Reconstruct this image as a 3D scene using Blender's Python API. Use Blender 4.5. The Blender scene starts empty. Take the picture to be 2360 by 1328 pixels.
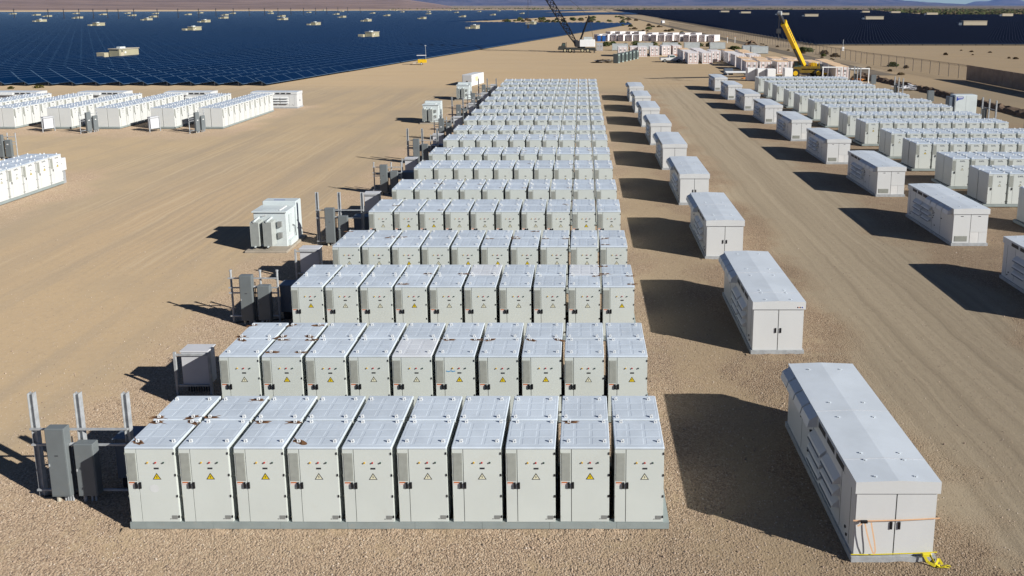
import bpy, math, random
from math import sin, cos, pi, radians, atan, atan2, sqrt, floor
from mathutils import noise as mnoise, Vector

SC = bpy.context.scene
COL = SC.collection

# ------------------------------------------------------------------ camera, sky, sun, exposure
cam_d = bpy.data.cameras.new('camera')
cam = bpy.data.objects.new('camera', cam_d)
COL.objects.link(cam)
cam.location = (0, 0, 13.75)
cam.rotation_euler = (radians(90) - atan(0.165), 0, 0)
cam_d.sensor_width = 36.0
cam_d.lens = 36.0 * 1750 / 2360
cam_d.shift_x = -(1343 - 1180) / 2360
cam_d.shift_y = -(664 - 300.75) / 2360
cam_d.clip_start = 0.5
cam_d.clip_end = 60000
SC.camera = cam

SUN_EL = 26.8
SH = (-0.877, 0.480)                       # direction in which shadows fall
world = bpy.data.worlds.new('World')
SC.world = world
world.use_nodes = True
wn = world.node_tree
sky = wn.nodes.new('ShaderNodeTexSky')
sky.sky_type = 'NISHITA'
sky.sun_disc = False
sky.sun_elevation = radians(SUN_EL)
sky.sun_rotation = atan2(-SH[0], -SH[1])
sky.altitude = 900
sky.air_density = 0.38
sky.dust_density = 0.12
sky.ozone_density = 2.5
bg = wn.nodes['Background']
bg.inputs['Strength'].default_value = 0.05
wn.links.new(sky.outputs[0], bg.inputs['Color'])

sun_d = bpy.data.lights.new('sun', 'SUN')
sun_d.energy = 5.0
sun_d.angle = radians(0.5)
sun_d.color = (1.0, 0.965, 0.91)
sun = bpy.data.objects.new('sun', sun_d)
COL.objects.link(sun)
el = radians(SUN_EL)
sv = Vector((-SH[0] * cos(el), -SH[1] * cos(el), sin(el)))
sun.rotation_euler = sv.to_track_quat('Z', 'Y').to_euler()
sun.location = sv * 100

vs = SC.view_settings
vs.view_transform = 'Standard'
vs.look = 'None'
vs.gamma = 1.0
vs.exposure = 0.55
vs.use_curve_mapping = False
SC.cycles.max_bounces = 6
SC.cycles.diffuse_bounces = 2
SC.cycles.glossy_bounces = 2
SC.cycles.transparent_max_bounces = 12
SC.cycles.volume_bounces = 0
SC.cycles.use_denoising = True

RND = random.Random(11)

# ------------------------------------------------------------------ materials
def lin(c):
    return tuple(((x / 255) / 12.92 if x / 255 <= 0.04045 else ((x / 255 + 0.055) / 1.055) ** 2.4) for x in c)

MATS = {}
def nt(name):
    m = bpy.data.materials.new(name)
    m.use_nodes = True
    t = m.node_tree
    return m, t, t.nodes['Principled BSDF']

def N(t, kind, **kw):
    n = t.nodes.new('ShaderNode' + kind)
    for k, v in kw.items():
        if k.startswith('i_'):
            key = k[2:]
            n.inputs[int(key) if key.isdigit() else key].default_value = v
        else:
            setattr(n, k, v)
    return n

def mixc(t, fac, a, b, blend='MIX'):
    n = t.nodes.new('ShaderNodeMix')
    n.data_type = 'RGBA'
    n.blend_type = blend
    for sock, v in ((n.inputs[0], fac), (n.inputs[6], a), (n.inputs[7], b)):
        if hasattr(v, 'links'):
            t.links.new(v, sock)
        elif isinstance(v, (int, float)):
            sock.default_value = v
        else:
            sock.default_value = (*v[:3], 1)
    return n.outputs[2]

def math_(t, op, a, b=None, c=None, clamp=False):
    n = t.nodes.new('ShaderNodeMath')
    n.operation = op
    n.use_clamp = clamp
    for i, v in enumerate((a, b, c)):
        if v is None:
            continue
        if hasattr(v, 'links'):
            t.links.new(v, n.inputs[i])
        else:
            n.inputs[i].default_value = v
    return n.outputs[0]

def ramp(t, fac, lo, hi):
    n = t.nodes.new('ShaderNodeMapRange')
    n.inputs[1].default_value = lo
    n.inputs[2].default_value = hi
    n.interpolation_type = 'SMOOTHSTEP'
    t.links.new(fac, n.inputs[0])
    return n.outputs[0]

def coords(t, scale=(1, 1, 1), kind='Object'):
    tc = t.nodes.new('ShaderNodeTexCoord')
    mp = t.nodes.new('ShaderNodeMapping')
    mp.inputs['Scale'].default_value = scale
    t.links.new(tc.outputs[kind], mp.inputs[0])
    return mp.outputs[0]

def noise_t(t, vec, scale, detail=4, rough=0.55):
    n = t.nodes.new('ShaderNodeTexNoise')
    n.inputs['Scale'].default_value = scale
    n.inputs['Detail'].default_value = detail
    n.inputs['Roughness'].default_value = rough
    if vec is not None:
        t.links.new(vec, n.inputs['Vector'])
    return n.outputs[0]

def world_pos(t, scale=(1, 1, 1)):
    g = t.nodes.new('ShaderNodeNewGeometry')
    mp = t.nodes.new('ShaderNodeMapping')
    mp.inputs['Scale'].default_value = scale
    t.links.new(g.outputs['Position'], mp.inputs[0])
    return mp.outputs[0]

def paint(name, col, rough=0.5, metal=0.0, var=0.10, scale=1.3, dirt=None, spec=0.35, streak=False, unit=0.0):
    """painted sheet metal with faint uneven weathering"""
    m, t, b = nt(name)
    v = world_pos(t, (1, 1, 0.35 if streak else 1))
    n1 = noise_t(t, v, scale, 5)
    n2 = noise_t(t, v, scale * 9, 3)
    f = ramp(t, n1, 0.35, 0.7)
    dark = tuple(c * (1 - var) for c in col)
    c = mixc(t, f, col, dark)
    c = mixc(t, math_(t, 'MULTIPLY', n2, var * 1.2), c, tuple(c_ * 0.8 for c_ in col))
    if unit:
        oi = t.nodes.new('ShaderNodeObjectInfo')
        c = mixc(t, math_(t, 'MULTIPLY', oi.outputs['Random'], unit), c, tuple(x * 0.72 for x in col))
    if dirt:
        n3 = noise_t(t, v, scale * 2.3, 6, 0.7)
        c = mixc(t, math_(t, 'MULTIPLY', ramp(t, n3, 0.55, 0.8), dirt[1]), c, dirt[0])
    t.links.new(c, b.inputs['Base Color'])
    b.inputs['Roughness'].default_value = rough
    b.inputs['Metallic'].default_value = metal
    b.inputs['Specular IOR Level'].default_value = spec
    MATS[name] = m
    return m

def plain(name, col, rough=0.6, metal=0.0, spec=0.3):
    m, t, b = nt(name)
    v = world_pos(t)
    n1 = noise_t(t, v, 6, 3)
    t.links.new(mixc(t, n1, tuple(c * 1.08 for c in col), tuple(c * 0.9 for c in col)), b.inputs['Base Color'])
    b.inputs['Roughness'].default_value = rough
    b.inputs['Metallic'].default_value = metal
    b.inputs['Specular IOR Level'].default_value = spec
    MATS[name] = m
    return m

DUST = (0.42, 0.33, 0.23)
paint('cab', (0.625, 0.665, 0.625), 0.42, var=0.05, scale=0.7, dirt=(DUST, 0.10), unit=0.12)
paint('cabroof', (0.64, 0.715, 0.785), 0.33, var=0.16, scale=1.1, dirt=((0.80, 0.82, 0.85), 0.35), unit=0.40)  # blue sky reflection put into the roof colour
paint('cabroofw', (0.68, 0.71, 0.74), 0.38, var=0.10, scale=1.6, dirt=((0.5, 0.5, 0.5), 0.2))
paint('rightcab', (0.60, 0.63, 0.595), 0.42, var=0.05, scale=0.7, dirt=(DUST, 0.08), unit=0.12)
paint('leftcab', (0.66, 0.67, 0.64), 0.42, var=0.04, scale=0.7)
paint('vent', (0.31, 0.32, 0.285), 0.7, var=0.12, scale=6)
paint('seam', (0.05, 0.05, 0.05), 0.8)
paint('plinth', (0.30, 0.345, 0.335), 0.5, var=0.12, scale=2.0, dirt=(DUST, 0.3))
paint('white', (0.70, 0.71, 0.70), 0.4, var=0.05)
paint('inv', (0.64, 0.65, 0.64), 0.42, var=0.05, scale=0.8, dirt=(DUST, 0.08), streak=True)
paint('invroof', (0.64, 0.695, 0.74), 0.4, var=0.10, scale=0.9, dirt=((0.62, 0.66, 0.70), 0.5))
paint('galv', (0.44, 0.46, 0.47), 0.45, 0.08, var=0.25, scale=5, dirt=(DUST, 0.2))
paint('conduit', (0.50, 0.47, 0.38), 0.5, 0.1)
paint('greybox', (0.165, 0.185, 0.19), 0.45, var=0.1, dirt=(DUST, 0.12))
paint('darkbox', (0.12, 0.15, 0.19), 0.5, var=0.12)
paint('paleframe', (0.60, 0.61, 0.63), 0.5, var=0.08, dirt=(DUST, 0.15))
paint('trafo', (0.60, 0.66, 0.66), 0.42, var=0.08, dirt=((0.66, 0.7, 0.72), 0.3))
paint('fins', (0.42, 0.45, 0.43), 0.45, var=0.1, scale=4)
paint('concrete', (0.38, 0.33, 0.26), 0.9, var=0.2, scale=3)
paint('contwhite', (0.84, 0.80, 0.78), 0.5, var=0.05, dirt=((0.70, 0.36, 0.22), 0.35), scale=1.8)
paint('contred', (0.50, 0.16, 0.07), 0.6, var=0.2)
paint('contorange', (0.86, 0.60, 0.36), 0.6, var=0.12, dirt=((0.90, 0.85, 0.80), 0.9))
paint('contgrey', (0.50, 0.54, 0.54), 0.5, var=0.1, dirt=(DUST, 0.2))
paint('tan', (0.37, 0.345, 0.23), 0.6, var=0.08, scale=0.5)
paint('tanside', (0.44, 0.40, 0.28), 0.6, var=0.1, scale=0.5)
paint('tanroof', (0.44, 0.40, 0.32), 0.6)
paint('sandbox', (0.49, 0.425, 0.31), 0.6, var=0.06)
paint('yellow', (0.75, 0.47, 0.01), 0.4, var=0.1, spec=0.5)
paint('darkyellow', (0.20, 0.13, 0.015), 0.5, var=0.3, scale=2)
paint('greenbox', (0.27, 0.33, 0.31), 0.5, var=0.1, dirt=(DUST, 0.2))
plain('black', (0.012, 0.012, 0.014), 0.4)
plain('rubber', (0.02, 0.02, 0.02), 0.8)
plain('dark', (0.035, 0.036, 0.04), 0.55)
plain('darksteel', (0.05, 0.052, 0.06), 0.5, 0.3)
plain('signyellow', (0.75, 0.55, 0.02), 0.5)
plain('signpale', (0.72, 0.70, 0.52), 0.5)
plain('labelred', (0.52, 0.17, 0.07), 0.5)
plain('labelwhite', (0.75, 0.74, 0.72), 0.5)
plain('amber', (0.55, 0.33, 0.02), 0.3)
plain('redlamp', (0.38, 0.02, 0.02), 0.3)
plain('greenlamp', (0.03, 0.06, 0.05), 0.3)
plain('nameplate', (0.27, 0.28, 0.27), 0.5, 0.2)
plain('logoblue', (0.025, 0.035, 0.06), 0.5)
plain('brandblue', (0.03, 0.07, 0.36), 0.45)
plain('smudge', (0.67, 0.69, 0.68), 0.5)
plain('scribble', (0.08, 0.30, 0.55), 0.6)
plain('rust', (0.06, 0.028, 0.013), 0.9)
plain('rustlight', (0.20, 0.10, 0.045), 0.9)
plain('straporange', (0.74, 0.46, 0.27), 0.8)
plain('strapyellow', (0.72, 0.60, 0.03), 0.8)
plain('glass', (0.06, 0.11, 0.10), 0.1, spec=0.6)
plain('hubcap', (0.50, 0.44, 0.28), 0.5)
plain('chassis', (0.05, 0.052, 0.045), 0.5)
plain('toiletblue', (0.02, 0.10, 0.34), 0.5)
plain('bark', (0.10, 0.075, 0.05), 0.9)
plain('wood', (0.23, 0.18, 0.12), 0.9)
plain('tarp', (0.74, 0.74, 0.76), 0.45)
plain('orangenet', (0.72, 0.25, 0.04), 0.8)
paint('screen', (0.33, 0.26, 0.195), 0.9, var=0.25, scale=0.8)
paint('earth', (0.17, 0.115, 0.075), 0.95, var=0.35, scale=0.6)
paint('brightwhite', (0.86, 0.86, 0.84), 0.5, var=0.04)
paint('concretewhite', (0.72, 0.72, 0.70), 0.5)

def leafmat(name, a, b_):
    m, t, b = nt(name)
    v = world_pos(t)
    n1 = noise_t(t, v, 2.5, 4)
    t.links.new(mixc(t, ramp(t, n1, 0.3, 0.7), a, b_), b.inputs['Base Color'])
    b.inputs['Roughness'].default_value = 0.8
    b.inputs['Specular IOR Level'].default_value = 0.15
    MATS[name] = m
leafmat('leafgreen', (0.05, 0.07, 0.02), (0.10, 0.11, 0.035))
leafmat('leafdry', (0.15, 0.10, 0.05), (0.10, 0.075, 0.04))
leafmat('leafyellow', (0.20, 0.18, 0.03), (0.11, 0.11, 0.03))

def glass_panel(name, base, line, px_, py_, wx, wy, rough, spec):
    """solar glass: dark cells, thin pale frame lines every px_ / py_ metres in the row's own axes"""
    m, t, b = nt(name)
    tc = t.nodes.new('ShaderNodeTexCoord')
    sp = t.nodes.new('ShaderNodeSeparateXYZ')
    t.links.new(tc.outputs['Object'], sp.inputs[0])
    fy = math_(t, 'FRACT', math_(t, 'DIVIDE', sp.outputs[1], py_))
    l1 = math_(t, 'LESS_THAN', fy, wy / py_)
    lines = l1
    if px_:
        fx = math_(t, 'FRACT', math_(t, 'DIVIDE', sp.outputs[0], px_))
        lines = math_(t, 'MAXIMUM', l1, math_(t, 'LESS_THAN', fx, wx / px_))
    n1 = noise_t(t, world_pos(t, (0.05, 0.05, 0.05)), 1.0, 3)
    c0 = mixc(t, n1, tuple(c * 0.75 for c in base), tuple(c * 1.3 for c in base))
    t.links.new(mixc(t, lines, c0, line), b.inputs['Base Color'])
    b.inputs['Roughness'].default_value = rough
    b.inputs['Specular IOR Level'].default_value = spec
    MATS[name] = m
glass_panel('solarblue', (0.0008, 0.0125, 0.044), (0.03, 0.07, 0.13), 0, 4.0, 0, 0.11, 0.30, 0.14)
glass_panel('solardark', (0.0035, 0.007, 0.020), (0.075, 0.085, 0.11), 0, 1.15, 0, 0.09, 0.35, 0.25)
plain('panelframe', (0.085, 0.145, 0.225), 0.5, 0.1)
plain('panelback', (0.02, 0.022, 0.026), 0.7)

# chain link: thin grey wire, mostly open
m, t, b = nt('chainlink')
tr = t.nodes.new('ShaderNodeBsdfTransparent')
mx = t.nodes.new('ShaderNodeMixShader')
mx.inputs[0].default_value = 0.13
b.inputs['Base Color'].default_value = (0.22, 0.21, 0.19, 1)
t.links.new(tr.outputs[0], mx.inputs[1])
t.links.new(b.outputs[0], mx.inputs[2])
t.links.new(mx.outputs[0], t.nodes['Material Output'].inputs['Surface'])
MATS['chainlink'] = m

# ground: sand, gravel beds round the equipment, worn lanes
def ground_material():
    m, t, b = nt('ground')
    g = t.nodes.new('ShaderNodeNewGeometry')
    P = g.outputs['Position']
    sp = t.nodes.new('ShaderNodeSeparateXYZ')
    t.links.new(P, sp.inputs[0])
    X, Y = sp.outputs[0], sp.outputs[1]
    wob = math_(t, 'MULTIPLY', math_(t, 'SUBTRACT', noise_t(t, P, 0.16, 4), 0.5), 9.0)
    Xw = math_(t, 'ADD', X, wob)
    Yw = math_(t, 'ADD', Y, wob)
    def band(v, lo, hi, soft):
        a = ramp(t, v, lo - soft, lo + soft)
        c = ramp(t, v, hi - soft, hi + soft)
        return math_(t, 'MULTIPLY', a, math_(t, 'SUBTRACT', 1.0, c))
    # gravel beds
    bedL = math_(t, 'MULTIPLY', band(Xw, -17.5, 11.0, 1.2), band(Yw, -60, 121, 2.5))
    bedR = math_(t, 'MULTIPLY', band(Xw, 19.0, 50, 1.2), band(Yw, -60, 127, 2.5))
    bedA = math_(t, 'MULTIPLY', band(Xw, -90, -37.5, 1.0), band(Yw, 79, 104, 1.5))
    bedB = math_(t, 'MULTIPLY', band(Xw, -90, -37.5, 1.0), band(Yw, 30, 62, 1.5))
    bed = math_(t, 'MAXIMUM', math_(t, 'MAXIMUM', bedL, bedR), math_(t, 'MAXIMUM', bedA, bedB))
    # worn strip between the front battery rows and the power units
    strip = math_(t, 'MULTIPLY', band(Xw, 3.6, 6.0, 0.6), 0.55)
    bed = math_(t, 'MULTIPLY', bed, math_(t, 'SUBTRACT', 1.0, strip))
    # sand colours
    n_big = noise_t(t, P, 0.02, 6, 0.6)
    n_mid = noise_t(t, P, 0.18, 6, 0.6)
    n_fine = noise_t(t, P, 3.0, 6, 0.65)
    sand = mixc(t, ramp(t, n_big, 0.38, 0.62), (0.56, 0.43, 0.275), (0.50, 0.40, 0.275))
    sand = mixc(t, math_(t, 'MULTIPLY', ramp(t, n_mid, 0.42, 0.68), 0.55), sand, (0.45, 0.365, 0.26))
    # orange blush on the open ground left of the block
    blush = math_(t, 'MULTIPLY', band(Yw, 20, 60, 14), band(Xw, -34, -17, 6))
    sand = mixc(t, math_(t, 'MULTIPLY', math_(t, 'MULTIPLY', blush, ramp(t, n_big, 0.3, 0.6)), 0.55), sand, (0.60, 0.43, 0.27))
    # grader and tyre streaks
    mp = t.nodes.new('ShaderNodeMapping')
    mp.inputs['Rotation'].default_value = (0, 0, radians(24))
    mp.inputs['Scale'].default_value = (0.42, 0.02, 1)
    t.links.new(P, mp.inputs[0])
    streakA = noise_t(t, mp.outputs[0], 1.0, 5, 0.6)
    mp2 = t.nodes.new('ShaderNodeMapping')
    mp2.inputs['Scale'].default_value = (2.0, 0.022, 1)
    wv = t.nodes.new('ShaderNodeVectorMath')
    cb = t.nodes.new('ShaderNodeCombineXYZ')
    t.links.new(math_(t, 'MULTIPLY', wob, 0.12), cb.inputs[0])
    t.links.new(P, wv.inputs[0])
    t.links.new(cb.outputs[0], wv.inputs[1])
    t.links.new(wv.outputs[0], mp2.inputs[0])
    streakB = noise_t(t, mp2.outputs[0], 1.0, 4, 0.55)
    mp3 = t.nodes.new('ShaderNodeMapping')
    mp3.inputs['Scale'].default_value = (0.02, 0.5, 1)
    mp3.inputs['Rotation'].default_value = (0, 0, radians(-8))
    t.links.new(P, mp3.inputs[0])
    streakC = noise_t(t, mp3.outputs[0], 1.0, 5, 0.6)
    lane = math_(t, 'MULTIPLY', band(Xw, 10.0, 19.5, 1.5), band(Y, -60, 150, 8))
    leftopen = math_(t, 'MULTIPLY', band(Xw, -200, -16, 2.5), band(Y, -60, 130, 6))
    far = ramp(t, Y, 118, 135)
    sand = mixc(t, lane, sand, (0.52, 0.43, 0.31))
    sand = mixc(t, math_(t, 'MULTIPLY', math_(t, 'MULTIPLY', lane, ramp(t, streakB, 0.46, 0.66)), 0.5), sand, (0.37, 0.30, 0.215))
    sand = mixc(t, math_(t, 'MULTIPLY', math_(t, 'MULTIPLY', lane, ramp(t, streakB, 0.48, 0.36)), 0.45), sand, (0.60, 0.50, 0.365))
    sand = mixc(t, math_(t, 'MULTIPLY', math_(t, 'MULTIPLY', leftopen, ramp(t, streakA, 0.44, 0.66)), 0.6), sand, (0.43, 0.35, 0.26))
    sand = mixc(t, math_(t, 'MULTIPLY', math_(t, 'MULTIPLY', far, ramp(t, streakC, 0.45, 0.66)), 0.65), sand, (0.40, 0.295, 0.18))
    sand = mixc(t, math_(t, 'MULTIPLY', far, 0.55), sand, (0.70, 0.52, 0.325))
    sand = mixc(t, math_(t, 'MULTIPLY', ramp(t, n_fine, 0.45, 0.75), 0.3), sand, (0.36, 0.29, 0.21))
    mp4 = t.nodes.new('ShaderNodeMapping')
    mp4.inputs['Rotation'].default_value = (0, 0, radians(20))
    mp4.inputs['Scale'].default_value = (3.2, 0.03, 1)
    t.links.new(wv.outputs[0], mp4.inputs[0])
    marks = noise_t(t, mp4.outputs[0], 1.0, 3, 0.5)
    patch = ramp(t, noise_t(t, P, 0.05, 3), 0.42, 0.6)
    mk = math_(t, 'MULTIPLY', math_(t, 'MULTIPLY', leftopen, patch), ramp(t, marks, 0.52, 0.62))
    sand = mixc(t, math_(t, 'MULTIPLY', mk, 0.42), sand, (0.40, 0.325, 0.24))
    mk2 = math_(t, 'MULTIPLY', math_(t, 'MULTIPLY', leftopen, patch), ramp(t, marks, 0.46, 0.36))
    sand = mixc(t, math_(t, 'MULTIPLY', mk2, 0.40), sand, (0.66, 0.54, 0.38))
    # far plain: darker scrubby desert beyond the farms
    plainf = ramp(t, Y, 2150, 2700)
    n_scr = noise_t(t, P, 0.01, 6, 0.7)
    scrub = mixc(t, ramp(t, n_scr, 0.4, 0.6), (0.42, 0.33, 0.24), (0.20, 0.17, 0.12))
    sand = mixc(t, plainf, sand, scrub)
    # gravel
    vor = t.nodes.new('ShaderNodeTexVoronoi')
    vor.inputs['Scale'].default_value = 21.0
    vor.inputs['Randomness'].default_value = 1.0
    t.links.new(P, vor.inputs['Vector'])
    sepc = t.nodes.new('ShaderNodeSeparateColor')
    t.links.new(vor.outputs['Color'], sepc.inputs[0])
    gcol = mixc(t, sepc.outputs[0], (0.60, 0.47, 0.355), (0.41, 0.315, 0.24))
    gcol = mixc(t, math_(t, 'MULTIPLY', ramp(t, sepc.outputs[1], 0.72, 0.95), 0.8), gcol, (0.68, 0.58, 0.47))
    gcol = mixc(t, math_(t, 'MULTIPLY', ramp(t, sepc.outputs[2], 0.80, 0.98), 0.6), gcol, (0.22, 0.165, 0.13))
    gcol = mixc(t, math_(t, 'MULTIPLY', ramp(t, vor.outputs['Distance'], 0.5, 0.9), 0.6), gcol, (0.20, 0.15, 0.11))  # shadow between pebbles painted in as brown along the cell edges
    gcol = mixc(t, math_(t, 'MULTIPLY', ramp(t, n_mid, 0.40, 0.66), 0.45), gcol, (0.43, 0.35, 0.265))
    brown = math_(t, 'MULTIPLY', ramp(t, Xw, 0.0, 7.0), 0.8)
    gcol = mixc(t, brown, gcol, mixc(t, 1.0, gcol, (0.74, 0.72, 0.69), 'MULTIPLY'))
    bedn = math_(t, 'MULTIPLY', bed, ramp(t, noise_t(t, P, 0.7, 5, 0.7), 0.25, 0.5))
    stones = math_(t, 'MULTIPLY', math_(t, 'SUBTRACT', 1.0, bed), ramp(t, sepc.outputs[1], 0.86, 0.97))
    col = mixc(t, bedn, sand, gcol)
    col = mixc(t, math_(t, 'MULTIPLY', stones, 0.5), col, gcol)
    col = mixc(t, 1.0, col, mixc(t, bedn, (0.67, 0.665, 0.645), (0.82, 0.785, 0.715)), 'MULTIPLY')
    t.links.new(col, b.inputs['Base Color'])
    b.inputs['Roughness'].default_value = 0.95
    b.inputs['Diffuse Roughness'].default_value = 0.5
    b.inputs['Specular IOR Level'].default_value = 0.1
    bp = t.nodes.new('ShaderNodeBump')
    bp.inputs['Distance'].default_value = 0.05
    near = math_(t, 'SUBTRACT', 1.0, ramp(t, Y, 30, 110))
    h1 = math_(t, 'MULTIPLY', math_(t, 'SUBTRACT', 1.0, vor.outputs['Distance']), math_(t, 'ADD', math_(t, 'MULTIPLY', bedn, 0.85), 0.15))
    h2 = math_(t, 'ADD', h1, math_(t, 'MULTIPLY', n_fine, 0.6))
    h3 = math_(t, 'ADD', h2, math_(t, 'MULTIPLY', math_(t, 'MULTIPLY', streakB, lane), 1.2))
    t.links.new(h3, bp.inputs['Height'])
    t.links.new(math_(t, 'ADD', math_(t, 'MULTIPLY', near, 0.45), 0.15), bp.inputs['Strength'])
    t.links.new(bp.outputs[0], b.inputs['Normal'])
    MATS['ground'] = m
ground_material()

def far_material(name, a, b_, scale):
    m, t, b = nt(name)
    P = world_pos(t, (1, 1, 1))
    n1 = noise_t(t, P, scale, 8, 0.65)
    n2 = noise_t(t, P, scale * 7, 6, 0.7)
    c = mixc(t, ramp(t, n1, 0.4, 0.62), a, b_)
    c = mixc(t, math_(t, 'MULTIPLY', ramp(t, n2, 0.5, 0.7), 0.5), c, tuple(x * 0.55 for x in b_))
    t.links.new(c, b.inputs['Base Color'])
    b.inputs['Roughness'].default_value = 1.0
    b.inputs['Specular IOR Level'].default_value = 0.0
    MATS[name] = m
far_material('bajada', (0.30, 0.22, 0.19), (0.22, 0.165, 0.15), 0.0022)
far_material('rock', (0.15, 0.12, 0.115), (0.06, 0.05, 0.055), 0.0009)
far_material('lane', (0.42, 0.33, 0.225), (0.34, 0.27, 0.19), 0.05)
far_material('asphalt', (0.16, 0.14, 0.115), (0.22, 0.185, 0.145), 0.05)

# ------------------------------------------------------------------ mesh and object helpers
class MB:
    def __init__(s):
        s.v, s.f, s.m, s.mats = [], [], [], []
    def mi(s, mat):
        if mat not in s.mats:
            s.mats.append(mat)
        return s.mats.index(mat)
    def poly(s, pts, mat):
        k = len(s.v)
        s.v += [tuple(p) for p in pts]
        s.f.append(tuple(range(k, k + len(pts))))
        s.m.append(s.mi(mat))
        return s
    def hexa(s, p, mat, skip=()):
        """8 points: bottom ring 0-3 (ccw from above), top ring 4-7"""
        k = len(s.v)
        s.v += [tuple(q) for q in p]
        i = s.mi(mat)
        fs = {'b': (3, 2, 1, 0), 't': (4, 5, 6, 7), 'f': (0, 1, 5, 4), 'r': (1, 2, 6, 5), 'k': (2, 3, 7, 6), 'l': (3, 0, 4, 7)}
        for n, q in fs.items():
            if n in skip:
                continue
            s.f.append(tuple(k + a for a in q))
            s.m.append(i)
        return s
    def box(s, x0, x1, y0, y1, z0, z1, mat, skip=()):
        return s.hexa([(x0, y0, z0), (x1, y0, z0), (x1, y1, z0), (x0, y1, z0),
                       (x0, y0, z1), (x1, y0, z1), (x1, y1, z1), (x0, y1, z1)], mat, skip)
    def cbox(s, x0, x1, y0, y1, z0, z1, mat, c=0.02):
        """box with chamfered upright edges and a chamfered top rim"""
        def ring(e, z):
            return [(x0 + c + e, y0 + e, z), (x1 - c - e, y0 + e, z), (x1 - e, y0 + c + e, z), (x1 - e, y1 - c - e, z),
                    (x1 - c - e, y1 - e, z), (x0 + c + e, y1 - e, z), (x0 + e, y1 - c - e, z), (x0 + e, y0 + c + e, z)]
        k = len(s.v)
        s.v += ring(0, z0) + ring(0, z1 - c) + ring(c, z1)
        i = s.mi(mat)
        for r in (0, 8):
            for a in range(8):
                b = (a + 1) % 8
                s.f.append((k + r + a, k + r + b, k + r + 8 + b, k + r + 8 + a)); s.m.append(i)
        s.f.append(tuple(k + 16 + a for a in range(8))); s.m.append(i)
        s.f.append(tuple(k + 7 - a for a in range(8))); s.m.append(i)
        return s
    def tube(s, p0, p1, r, mat, n=6, r1=None):
        p0, p1 = Vector(p0), Vector(p1)
        d = (p1 - p0).normalized()
        u = d.orthogonal().normalized()
        w = d.cross(u)
        r1 = r if r1 is None else r1
        k = len(s.v)
        for p, rr in ((p0, r), (p1, r1)):
            for a in range(n):
                q = 2 * pi * a / n + pi / n
                s.v.append(tuple(p + (u * cos(q) + w * sin(q)) * rr))
        i = s.mi(mat)
        for a in range(n):
            b = (a + 1) % n
            s.f.append((k + a, k + b, k + n + b, k + n + a)); s.m.append(i)
        s.f.append(tuple(k + n - 1 - a for a in range(n))); s.m.append(i)
        s.f.append(tuple(k + n + a for a in range(n))); s.m.append(i)
        return s
    def bar(s, p0, p1, w, h, mat, up=(0, 0, 1)):
        p0, p1, up = Vector(p0), Vector(p1), Vector(up)
        d = (p1 - p0).normalized()
        sx = d.cross(up)
        if sx.length < 1e-4:
            sx = d.cross(Vector((0, 1, 0)))
        sx.normalize()
        uz = sx.cross(d).normalized()
        a, b = sx * w / 2, uz * h / 2
        return s.hexa([p0 - a - b, p0 + a - b, p1 + a - b, p1 - a - b, p0 - a + b, p0 + a + b, p1 + a + b, p1 - a + b], mat)
    def strip(s, pts, w, mat, th=0.006, side=(0, 0, 1)):
        """flat ribbon along points"""
        for a, b in zip(pts, pts[1:]):
            s.bar(a, b, w, th, mat, side)
        return s
    def mesh(s, name, smooth=False):
        me = bpy.data.meshes.new(name)
        me.from_pydata(s.v, [], s.f)
        for n in s.mats:
            me.materials.append(MATS[n])
        me.polygons.foreach_set('material_index', s.m)
        if smooth:
            me.polygons.foreach_set('use_smooth', [True] * len(s.f))
        me.update()
        return me

def ob(name, data, parent=None, loc=(0, 0, 0), rz=0.0):
    o = bpy.data.objects.new(name, data.mesh(name) if isinstance(data, MB) else data)
    COL.objects.link(o)
    if parent is not None:
        o.parent = parent
    o.location = loc
    if rz:
        o.rotation_euler = (0, 0, rz)
    return o

def tag(o, label=None, cat=None, group=None, kind=None):
    if label: o['label'] = label
    if cat: o['category'] = cat
    if group: o['group'] = group
    if kind: o['kind'] = kind
    return o

def thing(name, label, cat, loc=(0, 0, 0), rz=0.0, group=None):
    return tag(ob(name, None, None, loc, rz), label, cat, group)

def copy_tree(o, parent=None):
    c = o.copy()
    COL.objects.link(c)
    c.parent = parent
    for ch in o.children:
        copy_tree(ch, c)
    return c

ORD = ['first', 'second', 'third', 'fourth', 'fifth', 'sixth', 'seventh', 'eighth', 'ninth', 'tenth', 'eleventh', 'twelfth',
       'thirteenth', 'fourteenth', 'fifteenth', 'sixteenth', 'seventeenth', 'eighteenth', 'nineteenth', 'twentieth',
       'twenty-first', 'twenty-second', 'twenty-third', 'twenty-fourth', 'twenty-fifth', 'twenty-sixth', 'twenty-seventh', 'twenty-eighth', 'twenty-ninth', 'thirtieth']
ORD += ['thirty-' + w for w in ORD[:9]] + ['fortieth'] + ['forty-' + w for w in ORD[:9]] + ['fiftieth'] + ['fifty-' + w for w in ORD[:9]] + ['sixtieth'] + ['sixty-' + w for w in ORD[:9]]

# ------------------------------------------------------------------ ground, roads, hills
def terrain():
    xs = [-36000, -9000, -4000, -1500, -500, -120, -60, -25, 0, 25, 60, 120, 500, 1500, 4000, 9000, 44000]
    ys = [-3000, -400, -60, 0, 20, 60, 130, 300, 800, 1600, 3000, 6000, 12000, 61000]
    v = [(x, y, 0) for y in ys for x in xs]
    n = len(xs)
    f = [(j * n + i, j * n + i + 1, (j + 1) * n + i + 1, (j + 1) * n + i) for j in range(len(ys) - 1) for i in range(n - 1)]
    me = bpy.data.meshes.new('ground')
    me.from_pydata(v, [], f)
    me.materials.append(MATS['ground'])
    tag(ob('ground', me), kind='structure')
terrain()

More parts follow.
